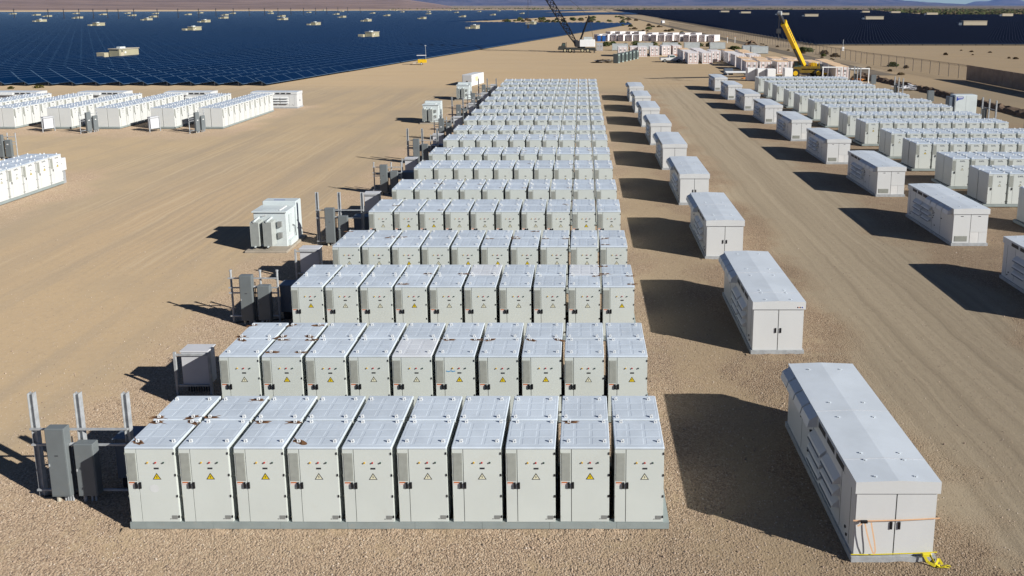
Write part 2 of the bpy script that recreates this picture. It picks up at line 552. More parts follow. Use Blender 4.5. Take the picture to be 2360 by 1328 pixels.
def sheet(name, pts, z, mat):
    b = MB(); b.poly([(x, y, z) for x, y in pts], mat)
    return tag(ob(name, b), kind='structure')
sheet('road', [(57.5, 150), (62.5, 150), (60, 420), (57, 800), (60, 2600), (54, 2600), (52, 800), (54.5, 420)], 0.008, 'asphalt')
sheet('path', [(62.7, 152), (79, 285), (80, 560), (80, 900), (88, 2600), (61, 2600), (58, 800), (61, 420)], 0.004, 'lane')

def ridge(name, ang0, ang1, r0, r1, prof, mat, seed, nu=160, nv=22, rough=1.0):
    """mountain range in polar sectors round the site; prof(a) gives crest height"""
    b = MB()
    i0 = b.mi(mat)
    for j in range(nv + 1):
        w = j / nv
        for i in range(nu + 1):
            a = ang0 + (ang1 - ang0) * i / nu
            r = r0 + (r1 - r0) * w
            x, y = r * sin(a), r * cos(a)
            h = prof(a)
            shape = min(1, w / 0.8) ** 1.6
            p = Vector((x / 900, y / 900, seed))
            n = mnoise.ridged_multi_fractal(p, 1.0, 2.1, 5, 1.0, 2.0) * 0.5
            z = h * shape * (1 - 0.55 * rough + 0.55 * rough * n) - 1.0
            if j == 0:
                z = -2.0
            b.v.append((x, y, z))
    for j in range(nv):
        for i in range(nu):
            k = j * (nu + 1) + i
            b.f.append((k, k + 1, k + nu + 2, k + nu + 1)); b.m.append(i0)
    me = b.mesh(name, True)
    return tag(ob(name, me), kind='structure')

def lerp_prof(pts):
    def f(a):
        px = 1343 + 1750 / 0.98666 * math.tan(a)
        for (x0, h0), (x1, h1) in zip(pts, pts[1:]):
            if x0 <= px <= x1:
                return h0 + (h1 - h0) * (px - x0) / (x1 - x0)
        return pts[0][1] if px < pts[0][0] else pts[-1][1]
    return f
A = lambda px: atan((px - 1343) * 0.98666 / 1750)
ridge('hills', A(-1500), A(1040), 2300, 7000, lerp_prof([(-1500, 150), (-200, 120), (400, 105), (620, 95), (800, 84), (930, 70), (1000, 30), (1040, 5)]), 'bajada', 3.1, 150, 20, 0.35)
ridge('mountains', A(560), A(2290), 23000, 33000, lerp_prof([(560, 800), (900, 1900), (1200, 2100), (1500, 1800), (1760, 1500), (1880, 1000), (1960, 640), (2010, 430), (2060, 270), (2130, 150), (2200, 80), (2290, 16)]), 'rock', 7.7, 260, 30, 1.0)
ridge('mountains', A(2215), A(2900), 36000, 40000, lerp_prof([(2215, 0), (2245, 200), (2280, 230), (2310, 390), (2335, 350), (2365, 190), (2420, 300), (2600, 430), (2900, 16)]), 'rock', 1.3, 100, 14, 0.7)
ridge('mountains', A(1990), A(2200), 45000, 49000, lerp_prof([(1990, 200), (2050, 420), (2090, 280), (2140, 190), (2200, 0)]), 'rock', 5.3, 60, 10, 0.6)

# ------------------------------------------------------------------ battery cabinets
W, D, H, PITCH, Z0 = 1.30, 1.30, 2.15, 1.42, 0.25
def eye_mesh():
    b = MB()
    b.box(-0.06, 0.06, -0.045, 0.045, 0, 0.012, 'white')
    for s in (-1, 1):
        b.box(s * 0.042 - 0.016, s * 0.042 + 0.016, -0.018, 0.018, 0.012, 0.085, 'white')
    b.hexa([(-0.058, -0.018, 0.085), (0.058, -0.018, 0.085), (0.058, 0.018, 0.085), (-0.058, 0.018, 0.085),
            (-0.030, -0.018, 0.115), (0.030, -0.018, 0.115), (0.030, 0.018, 0.115), (-0.030, 0.018, 0.115)], 'white')
    return b
EYES = [(0.22, 0.25), (1.17, 0.25), (0.22, 1.20), (1.17, 1.20)]
EYE_ME = eye_mesh().mesh('lifting_eye')

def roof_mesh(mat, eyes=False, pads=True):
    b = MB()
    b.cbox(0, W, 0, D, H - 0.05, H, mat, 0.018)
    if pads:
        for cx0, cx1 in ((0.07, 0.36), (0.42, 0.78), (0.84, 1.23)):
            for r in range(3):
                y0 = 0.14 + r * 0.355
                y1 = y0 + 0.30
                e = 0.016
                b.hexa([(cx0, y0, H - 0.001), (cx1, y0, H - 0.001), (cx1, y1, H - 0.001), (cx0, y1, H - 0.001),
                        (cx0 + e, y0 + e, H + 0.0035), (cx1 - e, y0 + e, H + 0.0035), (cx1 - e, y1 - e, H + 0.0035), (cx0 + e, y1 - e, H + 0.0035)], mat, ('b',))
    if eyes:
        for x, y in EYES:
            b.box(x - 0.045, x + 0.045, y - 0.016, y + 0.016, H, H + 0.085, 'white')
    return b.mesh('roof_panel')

def body_mesh(mat):
    b = MB()
    b.box(0.006, W - 0.006, 0.022, D - 0.005, 0.0, H - 0.05, mat)
    b.box(0.30 - 0.008, 0.30 + 0.008, 0.017, 0.022, 0.02, H - 0.06, 'seam')
    b.box(0.03, W - 0.03, 0.012, 0.022, H - 0.062, H - 0.0505, 'seam')
    return b.mesh('body')

HZS = (1.98, 1.365, 0.76, 0.164)
def narrow_mesh(mat):
    b = MB()
    b.box(0.012, 0.291, 0, 0.017, 0.012, H - 0.064, mat)
    for z in HZS:
        b.box(0.004, 0.028, -0.014, 0, z - 0.03, z + 0.03, 'vent')
    return b.mesh('narrow_door')
def wide_mesh(mat):
    b = MB()
    b.box(0.309, W - 0.012, 0, 0.017, 0.012, H - 0.064, mat)
    for z in HZS:
        b.box(W - 0.034, W - 0.004, -0.016, 0, z - 0.032, z + 0.032, 'black')
    b.box(1.03, 1.07, -0.003, 0, 0.085, 0.10, 'dark')
    return b.mesh('wide_door')
def vent_mesh():
    b = MB()
    b.box(0.037, 0.275, -0.005, 0, 1.195, 1.99, 'vent')
    for i in range(24):
        z = 1.212 + i * 0.0325
        b.hexa([(0.045, -0.016, z), (0.267, -0.016, z), (0.267, -0.005, z + 0.006), (0.045, -0.005, z + 0.006),
                (0.045, -0.016, z + 0.004), (0.267, -0.016, z + 0.004), (0.267, -0.005, z + 0.018), (0.045, -0.005, z + 0.018)], 'vent')
    return b.mesh('vent_grille')
def vent_simple():
    b = MB()
    b.box(0.037, 0.275, -0.006, 0, 1.195, 1.99, 'vent')
    return b.mesh('vent_grille')
def handle_mesh():
    b = MB()
    b.cbox(-0.026, 0.026, -0.03, 0, -0.09, 0.09, 'black', 0.008)
    b.box(-0.012, 0.012, -0.05, -0.03, -0.06, 0.07, 'black')
    return b.mesh('handle')
def tri_sign(col):
    b = MB()
    b.poly([(-0.115, -0.0025, -0.075), (0.115, -0.0025, -0.075), (0, -0.0025, 0.115)], 'black')
    b.poly([(-0.083, -0.004, -0.058), (0.083, -0.004, -0.058), (0, -0.004, 0.081)], col)
    b.poly([(0.012, -0.0055, 0.048), (-0.026, -0.0055, -0.006), (-0.002, -0.0055, -0.004)], 'black')
    b.poly([(-0.012, -0.0055, -0.046), (0.026, -0.0055, 0.010), (0.002, -0.0055, 0.006)], 'black')
    return b.mesh('warning_sign')
def label_mesh():
    b = MB()
    b.box(0.040, 0.195, -0.003, 0, 1.125, 1.165, 'labelred')
    b.box(0.040, 0.195, -0.003, 0, 1.065, 1.1245, 'labelwhite')
    b.box(0.055, 0.15, -0.0045, -0.003, 1.085, 1.093, 'labelred')
    return b.mesh('danger_label')
def letters_mesh():
    """the four letters on the wide door"""
    b = MB(); M = 'logoblue'; z0, z1 = 1.89, 1.99; w = 0.07; s = 0.026
    def st(x, p, q):
        b.bar((x + p[0] * w, -0.003, z0 + p[1] * (z1 - z0)), (x + q[0] * w, -0.003, z0 + q[1] * (z1 - z0)), 0.005, s, M, (0, 0, 1) if p[1] == q[1] else (1, 0, 0))
    x = 0.60
    st(x, (0, 0.1), (0, 0.9)); st(x, (0, 0.9), (1, 0.9)); st(x, (0, 0.1), (1, 0.1))
    x = 0.70
    st(x, (0, 0), (0.5, 1)); st(x, (1, 0), (0.5, 1)); st(x, (0.2, 0.35), (0.8, 0.35))
    x = 0.80
    st(x, (0, 0.9), (1, 0.9)); st(x, (0.5, 0), (0.5, 0.9))
    x = 0.90
    st(x, (0, 0), (0, 1)); st(x, (0, 0.1), (1, 0.1))
    return b.mesh('lettering')
def lamp_mesh(mat):
    b = MB()
    b.tube((0, 0, 0), (0, -0.03, 0), 0.022, mat, 8)
    return b.mesh('indicator_light')
def slab_mesh(name, x0, x1, z0, z1, mat, d=0.006):
    b = MB(); b.box(x0, x1, -d, 0, z0, z1, mat)
    return b.mesh(name)
def stain_mesh(seed, mat2):
    r = random.Random(seed)
    b = MB()
    for mat, R, sx, zz in ((mat2, 0.15, 1.9, 0.0020), ('rust', 0.10, 1.5, 0.0035)):
        pts = []
        n = 16
        for k in range(n):
            a = 2 * pi * k / n
            rr = R * r.uniform(0.55, 1.15)
            pts.append((rr * cos(a) * sx * (1.3 if cos(a) > 0.6 else 0.8), rr * sin(a) * 0.8, zz))
        b.poly(pts, mat)
    b.poly([(-0.15, 0.05, 0.003), (-0.13, 0.015, 0.003), (-0.28, 0.07, 0.003), (-0.40, 0.13, 0.003)][::-1] if seed % 2 else
           [(0.1, 0.04, 0.003), (0.12, -0.01, 0.003), (0.34, 0.12, 0.003), (0.26, 0.12, 0.003)], mat2)
    return b.mesh('rust_stain')

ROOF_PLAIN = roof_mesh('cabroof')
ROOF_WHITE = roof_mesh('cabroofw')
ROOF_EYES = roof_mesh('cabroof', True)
BODY = {k: body_mesh(k) for k in ('cab', 'rightcab', 'leftcab')}
NARROW = {k: narrow_mesh(k) for k in ('cab', 'rightcab', 'leftcab')}
WIDE = {k: wide_mesh(k) for k in ('cab', 'rightcab', 'leftcab')}
VENT, VENTS = vent_mesh(), vent_simple()
HANDLE = handle_mesh()
SIGN = {'yellow': tri_sign('signyellow'), 'pale': tri_sign('signpale')}
DLABEL, LETTERS = label_mesh(), letters_mesh()
LAMPS = [lamp_mesh('amber'), lamp_mesh('redlamp'), lamp_mesh('greenlamp')]
DISPLAY = slab_mesh('display', 0.735, 0.860, 1.53, 1.575, 'dark')
PLATE = slab_mesh('nameplate', 1.09, 1.235, 0.085, 0.195, 'nameplate')
STAINS = [stain_mesh(i, 'rustlight') for i in range(6)]

def cabinet(loc, rz, label, group, lod, mat, sign=None, rust=(), letters=False, white_roof=False, rear=False):
    t = thing('battery_cabinet', label, 'battery cabinet', loc, rz, group)
    ob('body', BODY[mat], t)
    if lod == 0:
        rf = ob('roof_panel', ROOF_WHITE if white_roof else ROOF_PLAIN, t)
        for k, (x, y) in enumerate(EYES):
            ob('lifting_eye', EYE_ME, rf, (x, y, H)).scale = (0.72, 0.72, 0.7)
        for k in rust:
            x, y = EYES[k]
            ob('rust_stain', STAINS[RND.randrange(6)], rf, (x, y, H + 0.0045), RND.choice((0, 0, 0.4, pi, -0.5))).scale = (0.82, 0.82, 1)
    else:
        rf = ob('roof_panel', ROOF_EYES, t)
        for k in rust:
            x, y = EYES[k]
            ob('rust_stain', STAINS[RND.randrange(6)], rf, (x, y, H + 0.0045), RND.choice((0, 0, 0.4, pi))).scale = (0.7, 0.7, 1)
    nd = ob('narrow_door', NARROW[mat], t)
    wd = ob('wide_door', WIDE[mat], t)
    if rear:
        return t
    ob('vent_grille', VENT if lod == 0 else VENTS, nd)
    if mat == 'cab':
        ob('handle', HANDLE, nd, (0.235, 0, 1.075))
        ob('handle', HANDLE, wd, (0.345, 0, 1.075))
        ob('danger_label', DLABEL, nd)
    else:
        ob('handle', HANDLE, nd, (0.235, 0, 1.075))
        if lod == 0:
            ob('danger_label', DLABEL, nd)
    ob('warning_sign', SIGN[sign or 'pale'], wd, (0.79, 0, 1.31))
    ob('display', DISPLAY, wd)
    if lod == 0:
        for k, x in enumerate((0.58, 0.79, 0.997)):
            ob('indicator_light', LAMPS[k], wd, (x, 0, 1.72))
        ob('nameplate', PLATE, wd)
    if letters:
        ob('lettering', LETTERS, wd)
    if 'scribbled' in label:
        ob('scribble', MB().strip([(0.36, -0.004, 1.62), (0.45, -0.004, 1.60), (0.52, -0.004, 1.63), (0.58, -0.004, 1.60), (0.66, -0.004, 1.62)], 0.03, 'scribble', 0.004, (0, 1, 0)), wd)
    if 'smudged' in label:
        ob('smudge', MB().poly([(0.70 + 0.13 * cos(q * 0.7854), -0.004, 0.98 + 0.12 * sin(q * 0.7854)) for q in range(8)], 'smudge'), wd)
    return t

def cab_joined(b, M, mat, letters, sign):
    """one far cabinet added to a joined mesh; M maps local to world"""
    def bx(x0, x1, y0, y1, z0, z1, m_):
        b.hexa([M(x0, y0, z0), M(x1, y0, z0), M(x1, y1, z0), M(x0, y1, z0), M(x0, y0, z1), M(x1, y0, z1), M(x1, y1, z1), M(x0, y1, z1)], m_, ('b',))
    bx(0.006, W - 0.006, 0.02, D - 0.005, 0, H - 0.05, mat)
    bx(0, W, 0, D, H - 0.05, H, 'cabroof')
    for x, y in EYES:
        bx(x - 0.055, x + 0.055, y - 0.02, y + 0.02, H, H + 0.10, 'white')
    bx(0.037, 0.275, 0.0, 0.02, 1.195, 1.99, 'vent')
    bx(0.297, 0.305, 0.012, 0.02, 0.02, H - 0.06, 'seam')
    bx(0.735, 0.86, 0.0, 0.02, 1.53, 1.575, 'dark')
    bx(0.21, 0.36 if mat == 'cab' else 0.27, -0.02, 0.02, 0.99, 1.16, 'black')
    for x in (0.58, 0.79, 1.0):
        bx(x - 0.02, x + 0.02, 0.0, 0.02, 1.70, 1.74, 'dark')
    if letters:
        for k in range(4):
            bx(0.60 + k * 0.10, 0.665 + k * 0.10, 0.005, 0.02, 1.90, 1.98, 'logoblue')

# every cabinet of the site: (x, y, rotation, row/column words, material, ...)
LROWS = []
for k in range(18):
    LROWS.append(18.14 + 11.46 * (k // 2) + (5.22 if k % 2 else 0))
RROWS = [44.3 - 5.2] + [44.3 + 6.4 + 11.46 * (k // 2) + (5.15 if k % 2 else 0) for k in range(-1, 14)]
RROWS = [39.2, 44.35] + [50.7 + 11.46 * (k // 2) + (5.15 if k % 2 else 0) for k in range(13)]
STRX = [-40.4, -45.8, -52.0, -57.4, -63.8, -69.2]
XL0 = -11.95
XR0 = 27.75
GAP = 0.06
specs = []
SIGN_ROWS = {0: 'yyypppppyp', 1: 'pyyppyyypy', 2: 'yppypppppy'}
RUSTF = {(0, 0): (0, 2, 3), (0, 2): (2, 3), (0, 3): (0,), (0, 8): (2,), (1, 1): (0, 1, 2, 3), (1, 0): (2,), (1, 5): (2, 3), (1, 7): (2, 3), (1, 6): (2,), (2, 9): (1, 3), (2, 8): (3,), (2, 3): (0,)}
RUSTR = {(0, 0): (2, 3), (0, 1): (0, 3), (0, 2): (), (1, 0): (1, 3), (1, 1): (0, 1, 2, 3), (2, 3): (2,), (2, 4): (2,), (2, 9): (1, 3)}
rr = random.Random(5)
rowname = lambda k: 'front row' if k == 0 else ORD[k] + ' row'
for k, y in enumerate(LROWS):
    for c in range(10):
        sg = 'yellow' if (SIGN_ROWS[k][c] == 'y' if k in SIGN_ROWS else rr.random() < 0.35) else 'pale'
        rust = RUSTF.get((k, c), ()) if k < 3 else tuple(i for i in range(4) if rr.random() < 0.10)
        specs.append(dict(x=XL0 + c * PITCH, y=y, rz=0, mat='cab', sign=sg, rust=rust, letters=k >= 9, rear=False,
                          grp='battery cabinets of the long central block', d=y, px=0,
                          label=({(0, 0): 'smudged ', (1, 5): 'blue-scribbled '}.get((k, c), '') + 'battery cabinet, %s sign%s, %s from left in %s of central block' % (sg, ' and rust' if rust else '', ORD[c], rowname(k)))))
        rustr = RUSTR.get((k, c), ()) if k < 3 else tuple(i for i in range(4) if rr.random() < 0.08)
        specs.append(dict(x=XL0 + c * PITCH + W, y=y + 2 * D + GAP, rz=pi, mat='cab', sign=sg, rust=rustr, letters=False, rear=True,
                          grp='battery cabinets of the long central block', d=y + 1.4, px=0,
                          label='battery cabinet turned away behind %s from left, %s of central block' % (ORD[c], rowname(k))))
for k, y in enumerate(RROWS):
    for c in range(10):
        x = XR0 + c * PITCH
        d = y * 0.98666 + 1.9
        px = 1343 + 1750 * x / d
        if px > 2455:
            continue
        sg = 'yellow' if rr.random() < 0.4 else 'pale'
        specs.append(dict(x=x, y=y, rz=0, mat='rightcab', sign=sg, rust=(), letters=True, rear=False, grp='lettered battery cabinets of the eastern block', d=y,
                          label='lettered battery cabinet, %s from the lane in the %s of the eastern block' % (ORD[c], rowname(k).replace('front', 'nearest'))))
        specs.append(dict(x=x + W, y=y + 2 * D + GAP, rz=pi, mat='rightcab', sign=sg, rust=(), letters=False, rear=True, grp='lettered battery cabinets of the eastern block', d=y + 1.4,
                          label='cabinet turned away behind the %s from the lane, %s, eastern block' % (ORD[c], rowname(k).replace('front', 'nearest'))))
for k, xf in enumerate(STRX):
    for c in range(10):
        y = 84.3 + c * PITCH
        if 1343 + 1750 * xf / (y * 0.98666 + 2) < -40:
            continue
        nm = 'the string nearest the yard' if k == 0 else 'the %s string from the yard' % ORD[k]
        specs.append(dict(x=xf, y=y, rz=pi / 2, mat='leftcab', sign='pale', rust=(), letters=True, rear=False, grp='sunlit battery cabinet strings beside the solar field', d=y,
                          label='sunlit white battery cabinet, %s along %s' % (ORD[c], nm)))
        specs.append(dict(x=xf - 2 * D - GAP, y=y + W, rz=-pi / 2, mat='leftcab', sign='pale', rust=(), letters=False, rear=True, grp='sunlit battery cabinet strings beside the solar field', d=y + 1,
                          label='white cabinet turned away behind the %s along %s' % (ORD[c], nm)))
NEARC = 6
for c in range(NEARC):
    y = 57.7 - W - c * PITCH
    nm = 'string cut by left edge'
    specs.append(dict(x=-40.4, y=y, rz=pi / 2, mat='leftcab', sign='yellow' if c in (0, 1, 2) else 'pale', rust=(), letters=True, rear=False, grp='battery cabinets at the left edge', d=y - 8,
                      label='sunlit white cabinet, %s from far end, %s' % (ORD[c], nm)))
    specs.append(dict(x=-40.4 - 2 * D - GAP, y=y + W, rz=-pi / 2, mat='leftcab', sign='pale', rust=(), letters=False, rear=True, grp='battery cabinets at the left edge', d=y - 7,
                      label='white cabinet turned away behind the %s from far end, %s' % (ORD[c], nm)))
specs.sort(key=lambda s: s['d'])
far_b = MB()
for n_, s in enumerate(specs):
    if n_ < 300:
        lod = 0 if s['d'] < 42.5 else 1
        jr = random.Random(n_)
        cabinet((s['x'] + jr.uniform(-0.012, 0.012), s['y'] + jr.uniform(-0.008, 0.008), Z0), s['rz'] + jr.uniform(-0.004, 0.004), s['label'], s['grp'], lod, s['mat'], s['sign'], s['rust'], s['letters'],
                white_roof=(s['mat'] == 'cab' and rr.random() < 0.03), rear=s['rear'])
    else:
        ca, sa = cos(s['rz']), sin(s['rz'])
        Mf = lambda x, y, z, s=s, ca=ca, sa=sa: (s['x'] + ca * x - sa * y, s['y'] + sa * x + ca * y, Z0 + z)
        cab_joined(far_b, Mf, s['mat'], s['letters'] and not s['rear'], s['sign'])
tag(ob('far_battery_cabinet', far_b), 'far rows of pale battery cabinets too distant to pick out singly', 'battery cabinet', kind='stuff')

# steel plinths under each row
def plinth(x0, x1, y0, y1, label, group, seg=True, rz=0):
    L, Wd = x1 - x0, y1 - y0
    t = thing('steel_plinth', label, 'plinth', (x0, y0, 0), 0, group)
    joints = [0, 0.42] + [0.42 + 1.78 * i for i in range(1, 8)] if seg else [0, L / 3, 2 * L / 3]
    joints = [j for j in joints if j < L - 0.3] + [L]
    if rz:
        joints = [0, Wd / 2, Wd]
        for a, b_ in zip(joints, joints[1:]):
            ob('beam', MB().box(L - 0.16, L, a + 0.003, b_ - 0.003, 0.06, 0.245, 'plinth'), t)
        ob('beam', MB().box(0, 0.16, 0, Wd, 0.06, 0.245, 'plinth'), t)
        for q in (0.0, Wd - 0.16):
            ob('cross_beam', MB().box(0.162, L - 0.162, q, q + 0.15, 0.06, 0.235, 'plinth'), t)
        f = MB()
        for q in range(6):
            for xx in (0.1, L - 0.3):
                f.box(xx, xx + 0.2, 0.4 + q * Wd / 6, 0.7 + q * Wd / 6, -0.05, 0.06, 'concrete')
        ob('footing', f, t)
        return t
    for a, b_ in zip(joints, joints[1:]):
        ob('beam', MB().box(a + 0.003, b_ - 0.003, 0, 0.16, 0.06, 0.245, 'plinth'), t)
    ob('beam', MB().box(0, L, Wd - 0.16, Wd, 0.06, 0.245, 'plinth'), t)
    for q in (0.0, L * 0.25, L * 0.5, L * 0.75, L - 0.15):
        ob('cross_beam', MB().box(q, q + 0.15, 0.162, Wd - 0.162, 0.06, 0.235, 'plinth'), t)
    f = MB()
    for q in range(9):
        for yy in (0.05, Wd - 0.3):
            f.box(0.3 + q * L / 9, 0.62 + q * L / 9, yy, yy + 0.25, -0.05, 0.06, 'concrete')
    ob('footing', f, t)
    return t
for k, y in enumerate(LROWS):
    plinth(XL0 - 0.03, XL0 + 9 * PITCH + W + 0.16, y - 0.012, y + 2 * D + GAP + 0.01, 'grey steel plinth carrying the %s of the central block' % rowname(k), 'row plinths', k == 0)
for k, y in enumerate(RROWS):
    if k == 0: continue
    plinth(XR0 - 0.22, XR0 + 9 * PITCH + W + 0.1, y - 0.012, y + 2 * D + GAP + 0.01, 'pale green steel plinth carrying the %s of the eastern block' % rowname(k).replace('front', 'nearest'), 'row plinths', False)
for k, xf in enumerate(STRX):
    plinth(xf - 2 * D - GAP - 0.01, xf + 0.012, 84.2, 84.3 + 9 * PITCH + W + 0.1, 'grey steel plinth under the %s sunlit cabinet string from the yard' % ORD[k], 'row plinths', False, 1)
plinth(-40.4 - 2 * D - GAP - 0.01, -40.388, 45, 57.75, 'grey steel plinth under the cabinet string cut by the left edge', 'row plinths', False, 1)

# ------------------------------------------------------------------ power conversion units
IW, IL, IH = 2.0, 6.15, 2.2
def louver(y0, y1, z, mat='inv'):
    b = MB()
    b.hexa([(-0.20, y0, z - 0.10), (0, y0, z - 0.10), (0, y1, z - 0.10), (-0.20, y1, z - 0.10),
            (-0.17, y0, z - 0.02), (0, y0, z + 0.13), (0, y1, z + 0.13), (-0.17, y1, z - 0.02)], mat)
    b.box(-0.212, -0.19, y0 + 0.03, y1 - 0.03, z - 0.13, z - 0.085, 'darkbox')  # dark strip stands in for the bluish gap shade along the lip
    return b
def inverter(loc, rz, label, group, style, flip, lod=0):
    t = thing('power_unit', label, 'inverter unit', loc, rz, group)
    fy = (lambda a, b_: (IL - b_, IL - a)) if flip else (lambda a, b_: (a, b_))
    ob('base_frame', MB().box(-0.06, IW + 0.06, -0.06, IL + 0.06, -0.02, 0.14, 'galv'), t)
    body = MB()
    body.box(0, IW, 0.03, IL - 0.0, 0.142, 1.868, 'inv')
    ob('body', body, t)
    # roof with low ridge
    r = MB(); o = 0.05
    xm = IW / 2
    i = r.mi('invroof')
    x0, x1, y0, y1 = -o, IW + o, -o, IL + o
    r.hexa([(x0, y0, 1.87), (x1, y0, 1.87), (x1, y1, 1.87), (x0, y1, 1.87), (x0, y0, 2.18), (x1, y0, 2.18), (x1, y1, 2.18), (x0, y1, 2.18)], 'inv', ('t',))
    r.poly([(x0, y0, 2.18), (xm, y0, 2.222), (xm, y1, 2.222), (x0, y1, 2.18)], 'invroof')
    r.poly([(xm, y0, 2.222), (x1, y0, 2.18), (x1, y1, 2.18), (xm, y1, 2.222)], 'invroof')
    r.poly([(x0, y0, 2.18), (x1, y0, 2.18), (xm, y0, 2.222)], 'inv')
    r.poly([(x1, y1, 2.18), (x0, y1, 2.18), (xm, y1, 2.222)], 'inv')
    rf = ob('roof', r, t)
    sm = MB()
    for ys in (0.9, 3.25):
        a, _ = fy(ys, ys)
        sm.hexa([(x0, a - 0.008, 2.182), (xm, a - 0.008, 2.224), (xm, a + 0.008, 2.224), (x0, a + 0.008, 2.182),
                 (x0, a - 0.008, 2.188), (xm, a - 0.008, 2.230), (xm, a + 0.008, 2.230), (x0, a + 0.008, 2.188)], 'paleframe')
        sm.hexa([(xm, a - 0.008, 2.224), (x1, a - 0.008, 2.182), (x1, a + 0.008, 2.182), (xm, a + 0.008, 2.224),
                 (xm, a - 0.008, 2.230), (x1, a - 0.008, 2.188), (x1, a + 0.008, 2.188), (xm, a + 0.008, 2.230)], 'paleframe')
    ob('roof_seam', sm, rf)
    if lod == 0:
        lm = LUG
        for ys in (0.15, 0.85, 1.15, 2.9, 3.7, 5.75):
            for xs in (0.5, 1.5):
                zz = 2.222 - abs(xs - xm) * 0.04
                ob('lifting_point', lm, rf, (xs, fy(ys, ys)[0], zz - 0.005)).scale = (0.7, 0.7, 0.7)
    # side: intake windows under the roof edge, hoods, louvres
    for k in range(3):
        a, b_ = fy(0.72 + k * 0.75, 1.40 + k * 0.75)
        w = ob('vent_window', MB().box(-0.065, -0.0502, a, b_, 1.90, 2.12, 'inv'), t)
        ob('pane', MB().box(-0.070, -0.0652, a + 0.04, b_ - 0.04, 1.925, 2.095, 'dark'), w)
    for k in range(4):
        a, b_ = fy(3.05 + k * 0.76, 3.74 + k * 0.76)
        hb = MB()
        hb.hexa([(-0.34, a, 1.80), (-0.051, a, 1.80), (-0.051, b_, 1.80), (-0.34, b_, 1.80),
                 (-0.28, a, 2.02), (-0.051, a, 2.16), (-0.051, b_, 2.16), (-0.28, b_, 2.02)], 'inv')
        ob('intake_hood', hb, t)
    for ya, yb in ((1.15, 2.20), (2.32, 3.40)):
        for z in (1.42, 1.08, 0.74):
            a, b_ = fy(ya, yb)
            ob('louvre', louver(a, b_, z), t)
    dt = MB()
    for a in (0.35, 1.05, 3.5, 4.6):
        p, _ = fy(a, a)
        dt.box(-0.004, 0, p - 0.006, p + 0.006, 0.2, 1.85, 'seam')
    for (a, z) in ((3.62, 1.35), (3.62, 1.22), (3.75, 1.28), (3.7, 1.1), (3.62, 0.95), (0.6, 0.5), (0.5, 0.35), (3.9, 0.55), (2.26, 1.15), (4.7, 1.2)):
        p, _ = fy(a, a)
        dt.box(-0.03, 0, p - 0.025, p + 0.025, z - 0.03, z + 0.03, 'black')
    ob('side_fittings', dt, t)
    # end doors
    if style == 'near':
        for k, (xa, xb) in enumerate(((0.01, 0.985), (1.015, 1.99))):
            d = ob('door', MB().box(xa, xb, 0, 0.029, 0.15, 1.862, 'inv'), t)
            ob('handle', MB().cbox(-0.030, 0.030, -0.03, 0, -0.10, 0.10, 'black', 0.01), d, (0.90 if k == 0 else 1.10, 0, 0.98))
        ob('door_gap', MB().box(0.985, 1.015, 0.022, 0.0295, 0.15, 1.86, 'seam'), t)
    else:
        d = ob('door', MB().box(0.01, 0.985, 0, 0.029, 0.15, 1.862, 'inv'), t)
        ob('latch', MB().box(0.42, 0.56, -0.012, 0, 1.72, 1.75, 'dark'), d)
        g = MB(); g.box(0.12, 0.85, -0.012, 0, 0.24, 0.56, 'vent')
        for q in range(6):
            g.box(0.14, 0.83, -0.022, -0.012, 0.26 + q * 0.05, 0.285 + q * 0.05, 'vent')
        ob('vent_grille', g, d)
        d = ob('door', MB().box(1.015, 1.99, 0, 0.029, 0.80, 1.862, 'inv'), t)
        ob('latch', MB().box(1.42, 1.56, -0.012, 0, 1.72, 1.75, 'dark'), d)
        ob('access_panel', MB().box(1.015, 1.50, 0, 0.029, 0.15, 0.785, 'concretewhite'), t)
        ob('access_panel', MB().box(1.515, 1.99, 0, 0.029, 0.15, 0.785, 'inv'), t)
        ob('door_gap', MB().box(0.985, 1.015, 0.022, 0.0295, 0.15, 1.86, 'seam'), t)
    return t
lug = MB()
lug.box(-0.075, 0.05, -0.02, 0.02, 0, 0.05, 'invroof')
lug.box(-0.05, -0.01, -0.035, 0.035, 0.0, 0.03, 'dark')
LUG = lug.mesh('lifting_point')
for k in range(9):
    y = 16.96 + 11.46 * k
    nm = ('with orange and yellow straps across its doors, closest to the camera' if k == 0 else 'without straps, %s from camera beside the central block' % ORD[k])
    inverter((6.76, y + 0.06, 0.02), 0, 'white container-like power unit ' + nm, 'power units beside the central block', 'near', False, 0 if k < 4 else 1)
for k in range(9):
    y = 30.82 + 11.43 * k
    nm = 'cut by the right edge' if k == 0 else '%s from camera beside the eastern block' % ORD[k]
    inverter((21.36, y + 0.06, 0.02), 0, 'white power unit with lower end grille, ' + nm, 'power units beside the eastern block', 'far', True, 0 if k < 4 else 1)
for k, x in enumerate((-38.5, -50.1, -61.8, -73.5)):
    inverter((x, 101.6, 0.02), pi / 2, 'long white power unit showing its louvred side, %s from the yard beside the solar field' % ORD[k], 'power units beside the solar field', 'near', False, 1)

# marks on the second unit's roof edge
b = MB()
for k, (a, c) in enumerate(((1.70, 'logoblue'), (1.76, 'labelred'), (1.82, 'logoblue'), (1.89, 'brandblue'))):
    b.box(a, a + 0.045, -0.0545, -0.0525, 1.93, 1.985, c)
b.box(1.66, 1.96, -0.0524, -0.0505, 1.915, 2.0, 'labelwhite')
unit2 = [o for o in bpy.data.objects if o.name.startswith('power_unit')][1]
ob('label_plate', b, unit2)

